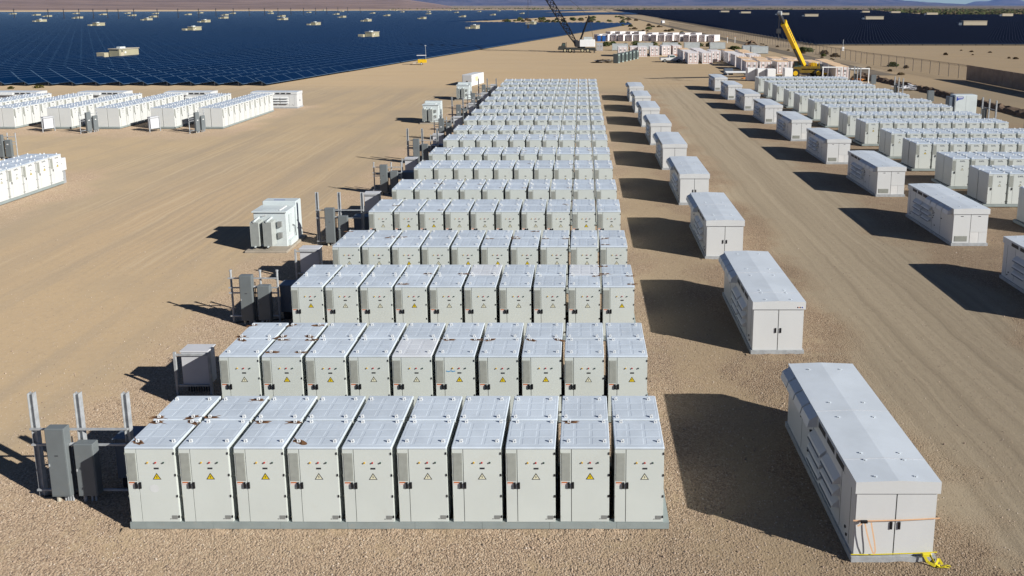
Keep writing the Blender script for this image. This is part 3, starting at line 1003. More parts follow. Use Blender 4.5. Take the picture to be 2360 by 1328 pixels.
# straps on the first unit
def strap_orange():
    t = thing('orange_strap', 'orange ratchet strap tied across the doors of the closest power unit', 'strap', (6.76, 16.96, 0))
    b = MB()
    b.strip([(-0.07, 0.0, 1.17), (0.35, -0.02, 1.175), (1.2, -0.02, 1.20), (2.07, 0.0, 1.235)], 0.034, 'straporange', 0.006, (0, 1, 0))
    ob('webbing', b, t)
    b = MB()
    b.cbox(0.10, 0.27, -0.07, -0.02, 1.14, 1.21, 'black', 0.01)
    ob('ratchet', b, t)
    b = MB()
    b.strip([(0.20, -0.05, 1.15), (0.27, -0.07, 0.85), (0.36, -0.08, 0.55), (0.44, -0.075, 0.34), (0.475, -0.07, 0.30)], 0.035, 'straporange', 0.005, (0, 1, 0))
    b.strip([(0.36, -0.045, 1.15), (0.42, -0.06, 0.85), (0.47, -0.065, 0.6), (0.50, -0.07, 0.38), (0.475, -0.07, 0.30)], 0.035, 'straporange', 0.005, (0, 1, 0))
    b.strip([(0.14, -0.05, 1.16), (0.09, -0.06, 1.10), (0.02, -0.06, 1.06)], 0.04, 'straporange', 0.005, (0, 1, 0))
    ob('loose_end', b, t)
def strap_yellow():
    t = thing('yellow_strap', 'yellow strap across the foot of the closest power unit, end piled on gravel', 'strap', (6.76, 16.96, 0))
    b = MB()
    b.strip([(-0.07, 0.0, 0.235), (0.3, -0.02, 0.245), (1.5, -0.02, 0.285), (2.07, 0.0, 0.30)], 0.026, 'strapyellow', 0.006, (0, 1, 0))
    ob('webbing', b, t)
    b = MB()
    b.cbox(1.68, 1.90, -0.08, -0.02, 0.23, 0.30, 'strapyellow', 0.01)
    b.strip([(1.72, -0.06, 0.27), (1.80, -0.12, 0.12), (1.95, -0.16, 0.05), (2.1, -0.14, 0.035)], 0.07, 'strapyellow', 0.006, (0, 1, 0))
    b.strip([(1.86, -0.06, 0.29), (1.97, -0.10, 0.08), (2.1, -0.2, 0.03), (2.28, -0.12, 0.035), (2.36, -0.16, 0.03)], 0.07, 'strapyellow', 0.006, (0, 0.4, 1))
    b.strip([(2.0, -0.18, 0.03), (2.15, -0.22, 0.06), (2.3, -0.2, 0.03)], 0.06, 'strapyellow', 0.006, (0, 0.4, 1))
    b.strip([(2.02, -0.1, 0.03), (2.1, -0.05, 0.16), (2.18, -0.1, 0.03)], 0.06, 'strapyellow', 0.006, (0, 1, 0))
    ob('loose_end', b, t)
strap_orange(); strap_yellow()

# ------------------------------------------------------------------ switch racks and boxes beside the rows
def hbeam(b, x, y, z1, w=0.15):
    b.box(x - w / 2, x - w / 2 + 0.015, y - w / 2, y + w / 2, -0.1, z1, 'galv')
    b.box(x + w / 2 - 0.015, x + w / 2, y - w / 2, y + w / 2, -0.1, z1, 'galv')
    b.box(x - w / 2 + 0.015, x + w / 2 - 0.015, y - 0.01, y + 0.01, -0.1, z1, 'galv')
def rack(loc, rz, label, kind, simple=False, mirror=False):
    t = thing('switch_rack', label, 'electrical rack', loc, rz, 'switch racks beside the battery rows')
    top = 3.12 if kind == 'beam' else 2.32
    for x in (0.0, 1.28, 2.60 if kind == 'beam' else 2.02):
        b = MB()
        if kind == 'beam':
            hbeam(b, x, 0, top)
        else:
            b.tube((x, 0, -0.1), (x, 0, top), 0.045, 'galv', 8)
            b.tube((x, 0, top), (x, 0, top + 0.07), 0.06, 'galv', 8)
        ob('post', b, t)
    L = 2.60 if kind == 'beam' else 2.02
    for z in ((2.09, 1.62, 0.23) if kind == 'beam' else (2.05, 1.62, 1.38, 0.32)):
        ob('rail', MB().box(-0.08, L + 0.06, -0.14, -0.09, z - 0.025, z + 0.025, 'galv'), t)
    bx = ob('tall_enclosure', MB().cbox(0.52, 1.06, -0.40, -0.145, 0.22, 2.26, 'greybox', 0.015), t)
    ob('door', MB().box(0.55, 1.03, -0.412, -0.401, 0.26, 2.22, 'greybox'), bx)
    b = MB(); b.box(0.56, 0.585, -0.435, -0.412, 1.15, 1.22, 'galv')
    if simple: b.box(0.70, 0.86, -0.416, -0.412, 1.36, 1.45, 'labelwhite')
    else: b.box(0.74, 0.84, -0.416, -0.412, 1.45, 1.475, 'dark')
    ob('latch', b, bx)
    bx = ob('short_enclosure', MB().cbox(1.27, 1.81, -0.40, -0.145, 0.24, 1.80, 'greybox', 0.015), t)
    ob('door', MB().box(1.30, 1.78, -0.412, -0.401, 0.28, 1.76, 'greybox'), bx)
    b = MB(); b.box(1.31, 1.335, -0.435, -0.412, 1.0, 1.07, 'galv')
    if simple: b.box(1.45, 1.61, -0.416, -0.412, 1.36, 1.45, 'labelwhite')
    ob('latch', b, bx)
    b = MB()
    b.tube((0.62, -0.27, -0.1), (0.62, -0.27, 0.22), 0.055, 'conduit', 8)
    for q in range(4):
        b.tube((0.80 + q * 0.07, -0.25, -0.1), (0.80 + q * 0.07, -0.25, 0.22), 0.026, 'galv', 6)
    b.tube((1.36, -0.26, -0.1), (1.36, -0.26, 0.24), 0.05, 'galv', 8)
    b.tube((1.07, -0.22, 1.70), (1.28, -0.22, 1.70), 0.05, 'galv', 8)
    b.tube((1.10, -0.16, -0.1), (1.10, -0.16, 1.9), 0.02, 'dark', 5)
    b.tube((1.20, -0.16, -0.1), (1.20, -0.16, 1.6), 0.016, 'dark', 5)
    b.tube((1.55, -0.26, -0.1), (1.55, -0.26, 0.24), 0.03, 'galv', 6)
    b.tube((1.66, -0.26, -0.1), (1.66, -0.26, 0.24), 0.03, 'galv', 6)
    b.tube((0.10, -0.1, 0.02), (2.4, 0.3, 0.02), 0.025, 'dark', 5)
    ob('conduit', b, t)
    if not simple:
        bx = ob('dark_cabinet', MB().cbox(1.98, 3.05, 0.25, 0.85, 0.35, 1.55, 'darkbox', 0.02), t)
        ob('lid', MB().cbox(1.94, 3.09, 0.20, 0.90, 1.552, 1.60, 'darkbox', 0.02), bx)
        ob('stand', MB().box(2.05, 2.98, 0.35, 0.75, -0.05, 0.349, 'dark'), t)
    return t
def frame_box(loc, rz, label, simple=False):
    t = thing('framed_enclosure', label, 'electrical box', loc, rz, 'framed enclosures beside the battery rows')
    for x in (0.0, 1.22):
        ob('post', MB().box(x - 0.04, x + 0.04, -0.04, 0.04, -0.1, 1.62, 'galv'), t)
    for z in (1.52, 0.36):
        ob('rail', MB().box(0.042, 1.178, -0.03, 0.03, z - 0.03, z + 0.03, 'galv'), t)
    bx = ob('enclosure', MB().cbox(0.20, 1.16, 0.04, 0.55, 0.36, 1.60, 'paleframe', 0.015), t)
    ob('lid', MB().cbox(0.17, 1.19, 0.01, 0.60, 1.602, 1.65, 'paleframe', 0.012), bx)
    b = MB()
    for q in range(9):
        b.tube((0.28 + q * 0.09, 0.25, -0.1), (0.28 + q * 0.09, 0.25, 0.355), 0.022, 'dark', 5)
    ob('conduit', b, t)
    return t
for k, y in enumerate(LROWS):
    if k % 2 == 0:
        kind = 'beam' if k % 4 == 0 else 'pipe'
        rack((-15.33, y + 1.5 + (0 if kind == 'beam' else 0.5), 0), 0, 'grey switch rack on %s posts at the end of the %s' % ('tall beam' if kind == 'beam' else 'capped pipe', rowname(k)), kind, k > 8)
    else:
        frame_box((-14.47, y + 1.9, 0), 0, 'pale framed enclosure at the end of the %s of the central block' % rowname(k))
for k, x in enumerate((-41.6, -53.4)):
    rack((x - 0.9, 81.0, 0), pi / 2 * 0 + radians(70), 'grey twin switch rack in the sun before the %s cabinet strings' % ('first' if k == 0 else 'third'), 'pipe', True)
for k, x in enumerate((-47.4, -59.1)):
    frame_box((x, 82.0, 0), radians(62), 'sunlit white framed enclosure standing before the %s cabinet string' % ('second' if k == 0 else 'fourth'))
rack((-53.2, 67.5, 0), 0, 'green-grey switch rack peeking over cabinets at the left edge', 'pipe', True)
b = MB()
t = thing('junction_box', 'bare white box fixed at the far end of the left edge cabinets', 'electrical box', (-41.0, 57.80, 0))
ob('box', MB().cbox(-0.1, 0.55, 0, 0.45, 1.05, 2.0, 'white', 0.02), t)
ob('stand', MB().box(0.0, 0.45, 0.02, 0.40, -0.05, 1.049, 'galv'), t)
# racks on the far side of the eastern block
for k, (x, y) in enumerate(((46.8, 85.2), (47.2, 111.5), (48.0, 131.0), (46.9, 62.0))):
    t = thing('post_rack', 'three bare steel posts with small grey box, %s from camera behind eastern block' % ORD[[1, 2, 3, 0][k]], 'electrical rack', (x, y, 0), radians(90), 'post racks behind the eastern block')
    for q in (0, 1.5, 3.0):
        bb = MB(); hbeam(bb, q, 0, 3.1)
        ob('post', bb, t)
    ob('rail', MB().box(-0.1, 3.1, 0.08, 0.13, 2.0, 2.06, 'galv'), t)
    ob('enclosure', MB().cbox(1.6, 2.2, 0.14, 0.45, 0.4, 1.9, 'greybox', 0.02), t)
for k, (x, y) in enumerate(((45.6, 99.0), (46.6, 121.5), (45.2, 76.0))):
    t = thing('small_switch_box', 'small dark grey switch box on a post, %s from camera behind eastern block' % ORD[[1, 2, 0][k]], 'electrical box', (x, y, 0), 0, 'switch boxes behind the eastern block')
    ob('enclosure', MB().cbox(-0.4, 0.4, -0.2, 0.2, 1.3, 2.7, 'greybox', 0.02), t)
    ob('post', MB().box(-0.06, 0.06, -0.06, 0.06, -0.1, 1.299, 'galv'), t)

# ------------------------------------------------------------------ transformers
def transformer(loc, label):
    t = thing('transformer', label, 'transformer', loc, 0, 'pad transformers left of the central block')
    ob('pad', MB().cbox(-0.25, 2.15, -0.45, 2.75, -0.1, 0.12, 'concrete', 0.03), t)
    ob('tank', MB().cbox(0.0, 1.85, 0.45, 1.75, 0.122, 2.12, 'trafo', 0.02), t)
    lid = ob('lid', MB().cbox(-0.08, 1.93, 0.36, 1.78, 2.122, 2.19, 'trafo', 0.02), t)
    ob('hatch', MB().box(0.45, 1.35, 0.65, 1.5, 2.1905, 2.215, 'trafo'), lid)
    ob('lid_bar', MB().box(1.42, 1.50, 0.6, 1.55, 2.1905, 2.24, 'white'), lid)
    cb = ob('terminal_cabinet', MB().cbox(-0.02, 1.95, 1.785, 2.55, 0.122, 2.42, 'trafo', 0.03), t)
    b = MB()
    b.box(0.55, 1.20, 2.05, 2.15, 2.4205, 2.424, 'brandblue')
    ob('emblem', b, cb)
    for k, x0 in enumerate((0.06, 0.78)):
        f = MB()
        for q in range(9):
            f.box(x0 + q * 0.056, x0 + 0.03 + q * 0.056, -0.22, 0.40, 0.32, 1.72, 'fins')
        f.box(x0 - 0.005, x0 + 0.483, -0.12, -0.10, 0.40, 1.66, 'fins')
        f.tube((x0 + 0.24, -0.26, 1.76), (x0 + 0.24, 0.45, 1.80), 0.06, 'trafo', 8)
        f.tube((x0 + 0.24, -0.26, 0.30), (x0 + 0.24, 0.45, 0.30), 0.05, 'trafo', 8)
        ob('radiator', f, t)
    for z in (0.65, 1.3):
        ob('gauge_box', MB().cbox(1.38, 1.62, 0.30, 0.449, z, z + 0.30, 'nameplate', 0.01), t)
    b = MB()
    b.tube((0.5, 0.40, 1.9), (0.75, 0.40, 1.98), 0.03, 'white', 6)
    b.box(1.87, 1.93, 0.8, 1.1, 0.9, 1.9, 'trafo')
    b.tube((1.92, 1.2, 1.2), (1.92, 1.5, 1.05), 0.02, 'darksteel', 6)
    b.tube((1.92, 1.5, 1.05), (1.97, 1.55, 0.13), 0.02, 'darksteel', 6)
    b.box(1.86, 2.0, 0.6, 1.6, 0.125, 0.45, 'trafo')
    ob('fittings', b, t)
    return t
transformer((-18.75, 41.4, 0), 'large white finned transformer on a concrete pad in the open yard')
transformer((-18.85, 88.2, 0), 'finned white transformer standing behind the pipe racks at mid distance')
transformer((-18.5, 110.4, 0), 'far finned transformer close to the plain white container')
t = thing('plain_container', 'plain white container at the far left end of the central block', 'container', (-19.0, 129.8, 0), radians(-14))
ob('body', MB().cbox(-1.8, 0, 0, 5.6, 0.05, 1.95, 'white', 0.03), t)
d = ob('door', MB().box(-1.7, -0.1, -0.02, -0.001, 0.15, 1.85, 'white'), t)
ob('latch', MB().box(-1.05, -0.75, -0.035, -0.02, 0.75, 0.90, 'dark'), d)
ob('side_stain', MB().box(0.001, 0.006, 1.6, 3.0, 0.7, 1.5, 'contorange'), t)
ob('skid', MB().box(-1.7, -0.1, 0.1, 5.5, -0.05, 0.049, 'galv'), t)
t = thing('control_cabinet', 'tall white cabinet with blue corner emblem beyond the eastern block', 'cabinet', (46.2, 93.6, 0))
ob('body', MB().cbox(0, 2.75, 0, 1.3, 0.1, 2.75, 'trafo', 0.03), t)
ob('pad', MB().box(-0.2, 2.95, -0.2, 1.5, -0.1, 0.098, 'concrete'), t)
d = ob('door', MB().box(0.1, 1.36, -0.025, -0.001, 0.2, 2.65, 'trafo'), t)
e = MB()
e.poly([(0.18, -0.0275, 2.55), (0.18, -0.0275, 1.95), (0.45, -0.0275, 2.15), (1.0, -0.0275, 2.25), (1.05, -0.0275, 2.55)], 'brandblue')
e.box(0.3, 0.95, -0.0295, -0.0275, 2.36, 2.46, 'labelwhite')
ob('emblem', e, d)
ob('door', MB().box(1.39, 2.65, -0.025, -0.001, 0.2, 2.65, 'trafo'), t)
ob('radiator', MB().box(-0.6, -0.001, 0.15, 1.15, 0.3, 2.5, 'darkbox'), t)

# ------------------------------------------------------------------ solar farms
AU = radians(12.0)                                    # rows of the western farm run 12 degrees off the battery grid
SP, CH, ZL, ZH = 4.0, 2.13, 0.40, 1.40               # row spacing, plan width, edge heights
OX, OY = -54.3, 129.9                                 # near corner of the farm
def farm_xy(u, n):                                    # u along rows, n across (towards the yard)
    return OX + u * sin(AU) + n * cos(AU), OY + u * cos(AU) - n * sin(AU)
def row_start(i):                                     # rows start on the line y = OY
    n = -i * SP
    return (OY - OY + n * sin(AU)) / cos(AU)
YEND = 2050.0
def yend(x): return max(1430.0, min(2050.0, 1480 + (x + 900) * 0.75))
# a bare strip of desert cuts the farm: a wedge opening towards the yard
def strip_gap(u, n):
    x, y = farm_xy(u, n)
    if 545 < y < 1100 and x > -112:
        # wedge between the near block's far edge and the far block's diagonal edge
        lo = 575 + (x + 110) * -0.18
        hi = 580 + (x + 110) * 3.9
        return lo < y < hi
    if x > -95 and 1330 < y < 1380 + (x + 95) * 4.5:
        return True
    return False
def run_mesh(b, x0, u0, u1, seg, thick=True):
    """one stretch of tilted glass in row axes: x across, y along"""
    u = u0
    while u < u1 - 0.01:
        e = min(u + seg, u1)
        b.poly([(x0, u, ZL), (x0, e, ZL), (x0 - CH, e, ZH), (x0 - CH, u, ZH)], 'solarblue')
        if thick:
            b.poly([(x0 - CH, u, ZH - 0.05), (x0 - CH, e, ZH - 0.05), (x0, e, ZL - 0.05), (x0, u, ZL - 0.05)], 'panelback')
            b.poly([(x0, u, ZL - 0.11), (x0, e, ZL - 0.11), (x0, e, ZL), (x0, u, ZL)], 'panelframe')
            b.poly([(x0 - CH, e, ZH - 0.05), (x0 - CH, u, ZH - 0.05), (x0 - CH, u, ZH + 0.02), (x0 - CH, e, ZH + 0.02)], 'panelframe')
        u = e
def panel_mesh():
    b = MB()
    c, L, g = CH, 3.97, 0.05
    b.hexa([(0, 0, ZL - 0.05), (0, L, ZL - 0.05), (-c, L, ZH - 0.05), (-c, 0, ZH - 0.05)][::-1] + [(0, 0, ZL), (0, L, ZL), (-c, L, ZH), (-c, 0, ZH)][::-1], 'panelframe', ())
    s = (ZH - ZL) / c
    b.poly([(-g, 0.06, ZL + g * s + 0.006), (-g, L - 0.06, ZL + g * s + 0.006), (-c + g, L - 0.06, ZH - g * s + 0.006), (-c + g, 0.06, ZH - g * s + 0.006)], 'solarblue')
    return b.mesh('panel')
PANEL = panel_mesh()
def farm_west():
    rest = MB()
    nrow = 0
    for i in range(0, 330):
        n = -i * SP
        u0 = max(row_start(i), 0 if i == 0 else -1e9)
        # nearest u that the picture can show (rows far left start outside the frame)
        xs, ys = farm_xy(u0, n)
        umax = (yend(xs + 1500 * sin(AU)) - ys) / cos(AU) + u0
        # visible start: x >= -0.80 * y - 6
        u = u0
        while True:
            x, y = farm_xy(u, n)
            if x > -0.80 * y - 25 or u > umax:
                break
            u += 12.0
        if u >= umax:
            continue
        # split into stretches outside the bare strip
        stretches = []
        a = u
        inside = strip_gap(a, n)
        q = a
        start = None if inside else a
        while q < umax:
            g_ = strip_gap(q, n)
            if g_ and start is not None:
                stretches.append((start, q)); start = None
            if not g_ and start is None:
                start = q
            q += 12.0
        if start is not None:
            stretches.append((start, umax))
        if i < 26:
            org = farm_xy(0, n)
            t = thing('solar_row', 'blue tilted solar panel row, %s from the yard side of the western farm' % ORD[i], 'solar panels', (org[0], org[1], 0), -AU, 'solar rows of the western farm')
            first = True
            for (a, e) in stretches:
                if first and i < 14:
                    for k in range(7):
                        ob('panel', PANEL, t, (0, a + k * 4.0, 0))
                    pb = MB()
                    for k in range(8):
                        yy = a + 0.3 + k * 4.0
                        pb.box(-CH * 0.5 - 0.05, -CH * 0.5 + 0.05, yy, yy + 0.1, -0.1, (ZL + ZH) / 2 - 0.06, 'galv')
                    tag(ob('post', pb, t), kind='stuff')
                    a2 = a + 28.0
                else:
                    a2 = a
                bb = MB()
                run_mesh(bb, 0, a2, min(e, a2 + 200), 40)
                if e > a2 + 200:
                    run_mesh(bb, 0, a2 + 200, e, 400)
                tag(ob('panel_run', bb, t), kind='stuff')
                first = False
        else:
            for (a, e) in stretches:
                run_mesh(rest, n, a, e, 500, True)
    o = tag(ob('solar_field', rest, None, (OX, OY, 0), -AU), 'western solar farm: endless blue tilted rows behind the first ones', 'solar panels', kind='stuff')
farm_west()

def farm_east():
    """rows facing the camera, aligned with the battery grid"""
    chord, zl, zh, pit = 3.0, 0.55, 2.05, 6.2
    rest = MB()
    def row(b, x0, x1, y):
        b.poly([(x0, y, zl), (x1, y, zl), (x1, y + chord, zh), (x0, y + chord, zh)], 'eastglass')
        b.poly([(x0, y + chord, zh - 0.06), (x1, y + chord, zh - 0.06), (x1, y, zl - 0.06), (x0, y, zl - 0.06)], 'panelback')
        b.poly([(x0, y, zl - 0.06), (x1, y, zl - 0.06), (x1, y, zl), (x0, y, zl)], 'panelframe')
        b.poly([(x1, y + chord, zh - 0.06), (x0, y + chord, zh - 0.06), (x0, y + chord, zh), (x1, y + chord, zh)], 'panelframe')
    k = 0
    y = 263.0
    while y < 2050:
        xr = 0.60 * y + 40
        xl = 79.5 if y > 300 else 79.5
        if y > 985:
            xr = min(xr, 440 + (y - 985) * 0.30)
        segs = [(xl, xr)]
        if 780 < y < 1056:                                # a bare service track cuts across
            a_ = 344 + (986 - y) / 1.285
            segs = [(xl, a_), (a_ + 54, max(xr, a_ + 60))]
        if k < 24:
            t = thing('solar_row', 'dark solar row facing the camera, %s from the front of the eastern farm' % ORD[k], 'solar panels', (xl, y, 0), 0, 'solar rows of the eastern farm')
            for (a, e) in segs:
                bb = MB(); row(bb, a - xl, e - xl, 0)
                tag(ob('panel_run', bb, t), kind='stuff')
            pb = MB()
            q = 1.0
            while q < segs[0][1] - xl and k < 3:
                pb.box(q, q + 0.14, 0.5, 0.64, -0.1, 0.72, 'darksteel'); q += 4.6
            if k < 3: tag(ob('post', pb, t), kind='stuff')
        else:
            for (a, e) in segs:
                row(rest, a, e, y)
        k += 1
        y += pit if y < 800 else pit * 2
    tag(ob('solar_field', rest), 'eastern solar farm: dark rows stretching to the desert behind the first ones', 'solar panels', kind='stuff')
def glass_panel_x(name, base, line, per, wd, rough, spec):
    m, t, b = nt(name)
    g = t.nodes.new('ShaderNodeNewGeometry')
    sp = t.nodes.new('ShaderNodeSeparateXYZ')
    t.links.new(g.outputs['Position'], sp.inputs[0])
    fx = math_(t, 'FRACT', math_(t, 'DIVIDE', sp.outputs[0], per))
    ln = math_(t, 'LESS_THAN', fx, wd / per)
    n1 = noise_t(t, world_pos(t, (0.03, 0.03, 0.03)), 1.0, 3)
    c0 = mixc(t, n1, tuple(c * 0.7 for c in base), tuple(c * 1.3 for c in base))
    t.links.new(mixc(t, ln, c0, line), b.inputs['Base Color'])
    b.inputs['Roughness'].default_value = rough
    b.inputs['Specular IOR Level'].default_value = spec
    MATS[name] = m
glass_panel_x('eastglass', (0.0018, 0.004, 0.013), (0.055, 0.065, 0.09), 1.15, 0.10, 0.5, 0.03)
farm_east()

# inverter houses inside the farms
HW = dict(wall=MB().box(0, 4.6, 0, 7.0, -0.1, 3.2, 'tan').mesh('wall'),
          roof=MB().cbox(-0.25, 4.85, -0.25, 7.25, 3.2, 3.38, 'tanroof', 0.05).mesh('roof'),
          unit=MB().cbox(1.2, 2.9, 2.0, 4.0, 3.381, 3.85, 'trafo', 0.05).mesh('roof_unit'),
          door=MB().box(0.4, 1.4, -0.04, -0.001, 0.0, 2.3, 'sandbox').mesh('door'),
          sign=MB().box(2.0, 2.6, -0.03, -0.001, 1.9, 2.4, 'labelwhite').mesh('sign_plate'),
          vent=MB().box(1.6, 1.95, -0.03, -0.001, 2.4, 2.75, 'dark').mesh('vent'),
          box=MB().cbox(-3.4, -1.0, -0.6, 2.0, -0.1, 2.1, 'greenbox', 0.05).mesh('transformer_box'),
          boxd=MB().box(-2.6, -2.0, -0.63, -0.601, 0.9, 1.4, 'labelwhite').mesh('sign_plate'))
WEST = [(-116.8, 187.9)]
WEST += [(-411, 577), (-298, 466), (-197, 382), (-278, 559), (-362, 633), (-338, 718), (-475, 718), (-576, 822), (-444, 790), (-662, 927), (-521, 884), (-778, 1045), (-609, 971), (-501, 971), (-434, 927), (-506, 1106), (-604, 1082), (-673, 1132), (-587, 1175), (-716, 1082), (-87, 306), (-170, 480), (-255, 648), (-325, 824), (-168, 590), (-243, 770), (-60, 410), (-35, 506), (-147, 696), (-127, 803), (-227, 884), (-214, 1059), (-281, 1394), (-112, 948), (-314, 1142), (-326, 1011), (-88, 1101), (-207, 1252), (-189, 1394), (-318, 1348), (-448, 1252), (-449, 1101), (-575, 1410), (-175, 1592), (-410, 1679), (-273, 1856), (-153, 1738), (-292, 1679), (-459, 1460), (-627, 1856), (-487, 1929)]
POLES = [(-536, 724), (-476, 684), (-475, 703), (-461, 703), (-448, 703), (-448, 724), (-425, 703), (-423, 724), (-407, 735), (-393, 746), (-385, 770), (-392, 821), (-400, 880), (-382, 880), (-378, 913), (-362, 913), (-360, 948), (-358, 986), (-357, 1027), (-357, 1072), (-357, 1121), (-359, 1174), (-357, 1233)]
HW['wall'] = MB().box(0, 2.9, 0, 6.2, -0.1, 3.0, 'tan').mesh('wall')
HW['roof'] = MB().cbox(-0.2, 3.1, -0.2, 6.4, 3.0, 3.16, 'tanroof', 0.05).mesh('roof')
HW['unit'] = MB().cbox(0.8, 1.9, 1.5, 3.2, 3.161, 3.55, 'trafo', 0.05).mesh('roof_unit')
HW['door'] = MB().box(2.901, 2.94, 0.5, 1.4, 0.1, 2.2, 'sandbox').mesh('door')
HW['sign'] = MB().box(2.901, 2.93, 1.7, 2.2, 2.0, 2.4, 'labelwhite').mesh('sign_plate')
HW['vent'] = MB().box(2.901, 2.93, 0.75, 1.1, 2.4, 2.75, 'dark').mesh('vent')
HW['box'] = MB().cbox(-2.6, -0.3, -1.2, 0.6, -0.1, 2.2, 'tanside', 0.05).mesh('transformer_box')
HW['boxd'] = MB().box(-1.9, -1.4, -1.23, -1.201, 1.2, 1.6, 'labelwhite').mesh('sign_plate')
WEST.sort(key=lambda p: p[1])
for k, (x, y) in enumerate(WEST):
    lab = ('tan inverter house with flat roof, nearest in the western farm' if k == 0 else
           'tan inverter house among blue panels, %s nearest of the western farm' % ORD[k])
    t = thing('inverter_house', lab, 'small building', (x, y, 0), -AU, 'inverter houses of the western farm')
    ob('wall', HW['wall'], t)
    rf = ob('roof', HW['roof'], t)
    ob('transformer_box', HW['box'], t)
    if k < 12:
        ob('roof_unit', HW['unit'], rf)
        ob('door', HW['door'], t); ob('sign_plate', HW['sign'], t); ob('vent', HW['vent'], t)
EASTH = [(226, 455, 14), (236, 640, 15), (233, 805, 14), (236, 930, 14), (231, 1120, 14), (232, 1290, 14), (455, 1250, 12), (470, 1170, 14), (430, 960, 14), (470, 860, 12)]
for k, (x, y, w) in enumerate(EASTH):
    t = thing('equipment_shelter', 'sand coloured long shelter among dark panels, %s nearest of the eastern farm' % ORD[k], 'small building', (x, y, 0), 0, 'shelters of the eastern farm')
    ob('body', MB().cbox(0, w, 0, 3.0, -0.1, 4.4, 'sandbox', 0.08), t)
    ob('roof', MB().cbox(-0.2, w + 0.2, -0.2, 3.2, 4.401, 4.6, 'sandbox', 0.05), t)
    ob('door', MB().box(w * 0.3, w * 0.3 + 1.2, -0.05, -0.001, 0.1, 2.6, 'tanside'), t)
    ob('transformer_box', MB().cbox(-2.6, -0.4, 0.4, 2.6, -0.1, 3.4, 'darkbox', 0.05), t)
for k, (x, y) in enumerate(POLES):
    t = thing('power_pole', 'thin dark power pole, %s from the left along the western farm' % ORD[k], 'pole', (x, y, 0), 0, 'power poles along the western farm')
    ob('shaft', MB().tube((0, 0, -0.3), (0, 0, 10.5), 0.42, 'darksteel', 6, 0.28), t)
    ob('crossarm', MB().box(-1.2, 1.2, -0.08, 0.08, 9.3, 9.5, 'darksteel'), t)

# ------------------------------------------------------------------ fence, screen, banks
FL = [(71.8, 141.0), (70.0, 161.0), (67.2, 180.0), (66.3, 207.0), (66.2, 255.0), (64.2, 303.0), (59.6, 424.0), (56.0, 500.0)]
t = thing('chainlink_fence', 'long chain link fence with barbed top running beside the dirt road', 'fence', (0, 0, 0))
pm = MB(); pm.tube((0, 0, -0.2), (0, 0, 2.4), 0.045, 'darksteel', 6); pm.tube((0, 0, 2.4), (-0.28, 0, 2.75), 0.03, 'darksteel', 5)
POST = pm.mesh('post')
wires = MB()
for (x0, y0), (x1, y1) in zip(FL, FL[1:]):
    L = sqrt((x1 - x0) ** 2 + (y1 - y0) ** 2)
    n = max(1, round(L / 3.2))
    ang = atan2(y1 - y0, x1 - x0) - pi / 2
    for q in range(n):
        w = q / n
        ob('post', POST, t, (x0 + (x1 - x0) * w, y0 + (y1 - y0) * w, 0), ang)
    ob('mesh_panel', MB().poly([(x0, y0, 0.03), (x1, y1, 0.03), (x1, y1, 2.4), (x0, y0, 2.4)], 'chainlink'), t)
    for z, dx in ((2.4, 0), (2.55, -0.12), (2.65, -0.2), (2.75, -0.28)):
        wires.tube((x0 + dx, y0, z), (x1 + dx, y1, z), 0.018, 'darksteel', 4)
ob('barbed_wire', wires, t)
t = thing('screened_fence', 'brown windscreen fence panels casting a long shadow on the sand', 'fence', (0, 0, 0))
SL = [(71.0, 140.3 - 3.05 * k) for k in range(20)]
for k, (x, y) in enumerate(SL):
    ob('screen_panel', MB().box(x - 0.03, x + 0.03, y - 3.02, y - 0.03, 0.06, 2.85, 'screen'), t)
    ob('post', POST, t, (x + 0.09, y, 0), 0)

def bank(name, label, pts, w, h, seed, mat='earth', cat='dirt bank'):
    b = MB(); i0 = b.mi(mat)
    NV = 7
    r = random.Random(seed)
    for (x, y) in pts:
        for j in range(NV):
            q = j / (NV - 1) * 2 - 1
            z = h * max(0, 1 - q * q) * r.uniform(0.6, 1.15) - (0.03 if abs(q) == 1 else 0)
            b.v.append((x + q * w / 2 + r.uniform(-0.15, 0.15), y + r.uniform(-0.2, 0.2), z))
    n = len(pts)
    for a in range(n - 1):
        for j in range(NV - 1):
            k = a * NV + j
            b.f.append((k, k + 1, k + NV + 1, k + NV)); b.m.append(i0)
    return tag(ob(name, b.mesh(name, False)), label, cat)
bank('dirt_bank', 'low dark dirt bank running between the eastern block and the fence', [(55.6 - 0.0, 60 + k * 0.9) for k in range(70)] + [(55.4 - (k * 0.03), 123 + k * 0.9) for k in range(30)], 2.6, 0.75, 4)
bank('dirt_pile', 'small dirt pile beside the orange netting beyond the eastern block', [(51.6, 138 + k * 0.7) for k in range(7)], 3.2, 1.0, 9, cat='dirt pile')
bank('dirt_pile', 'dark dirt heap behind the pale container by the dirt road', [(53.0 + k * 0.2, 240 + k * 0.9) for k in range(9)], 6, 2.4, 10, cat='dirt pile')

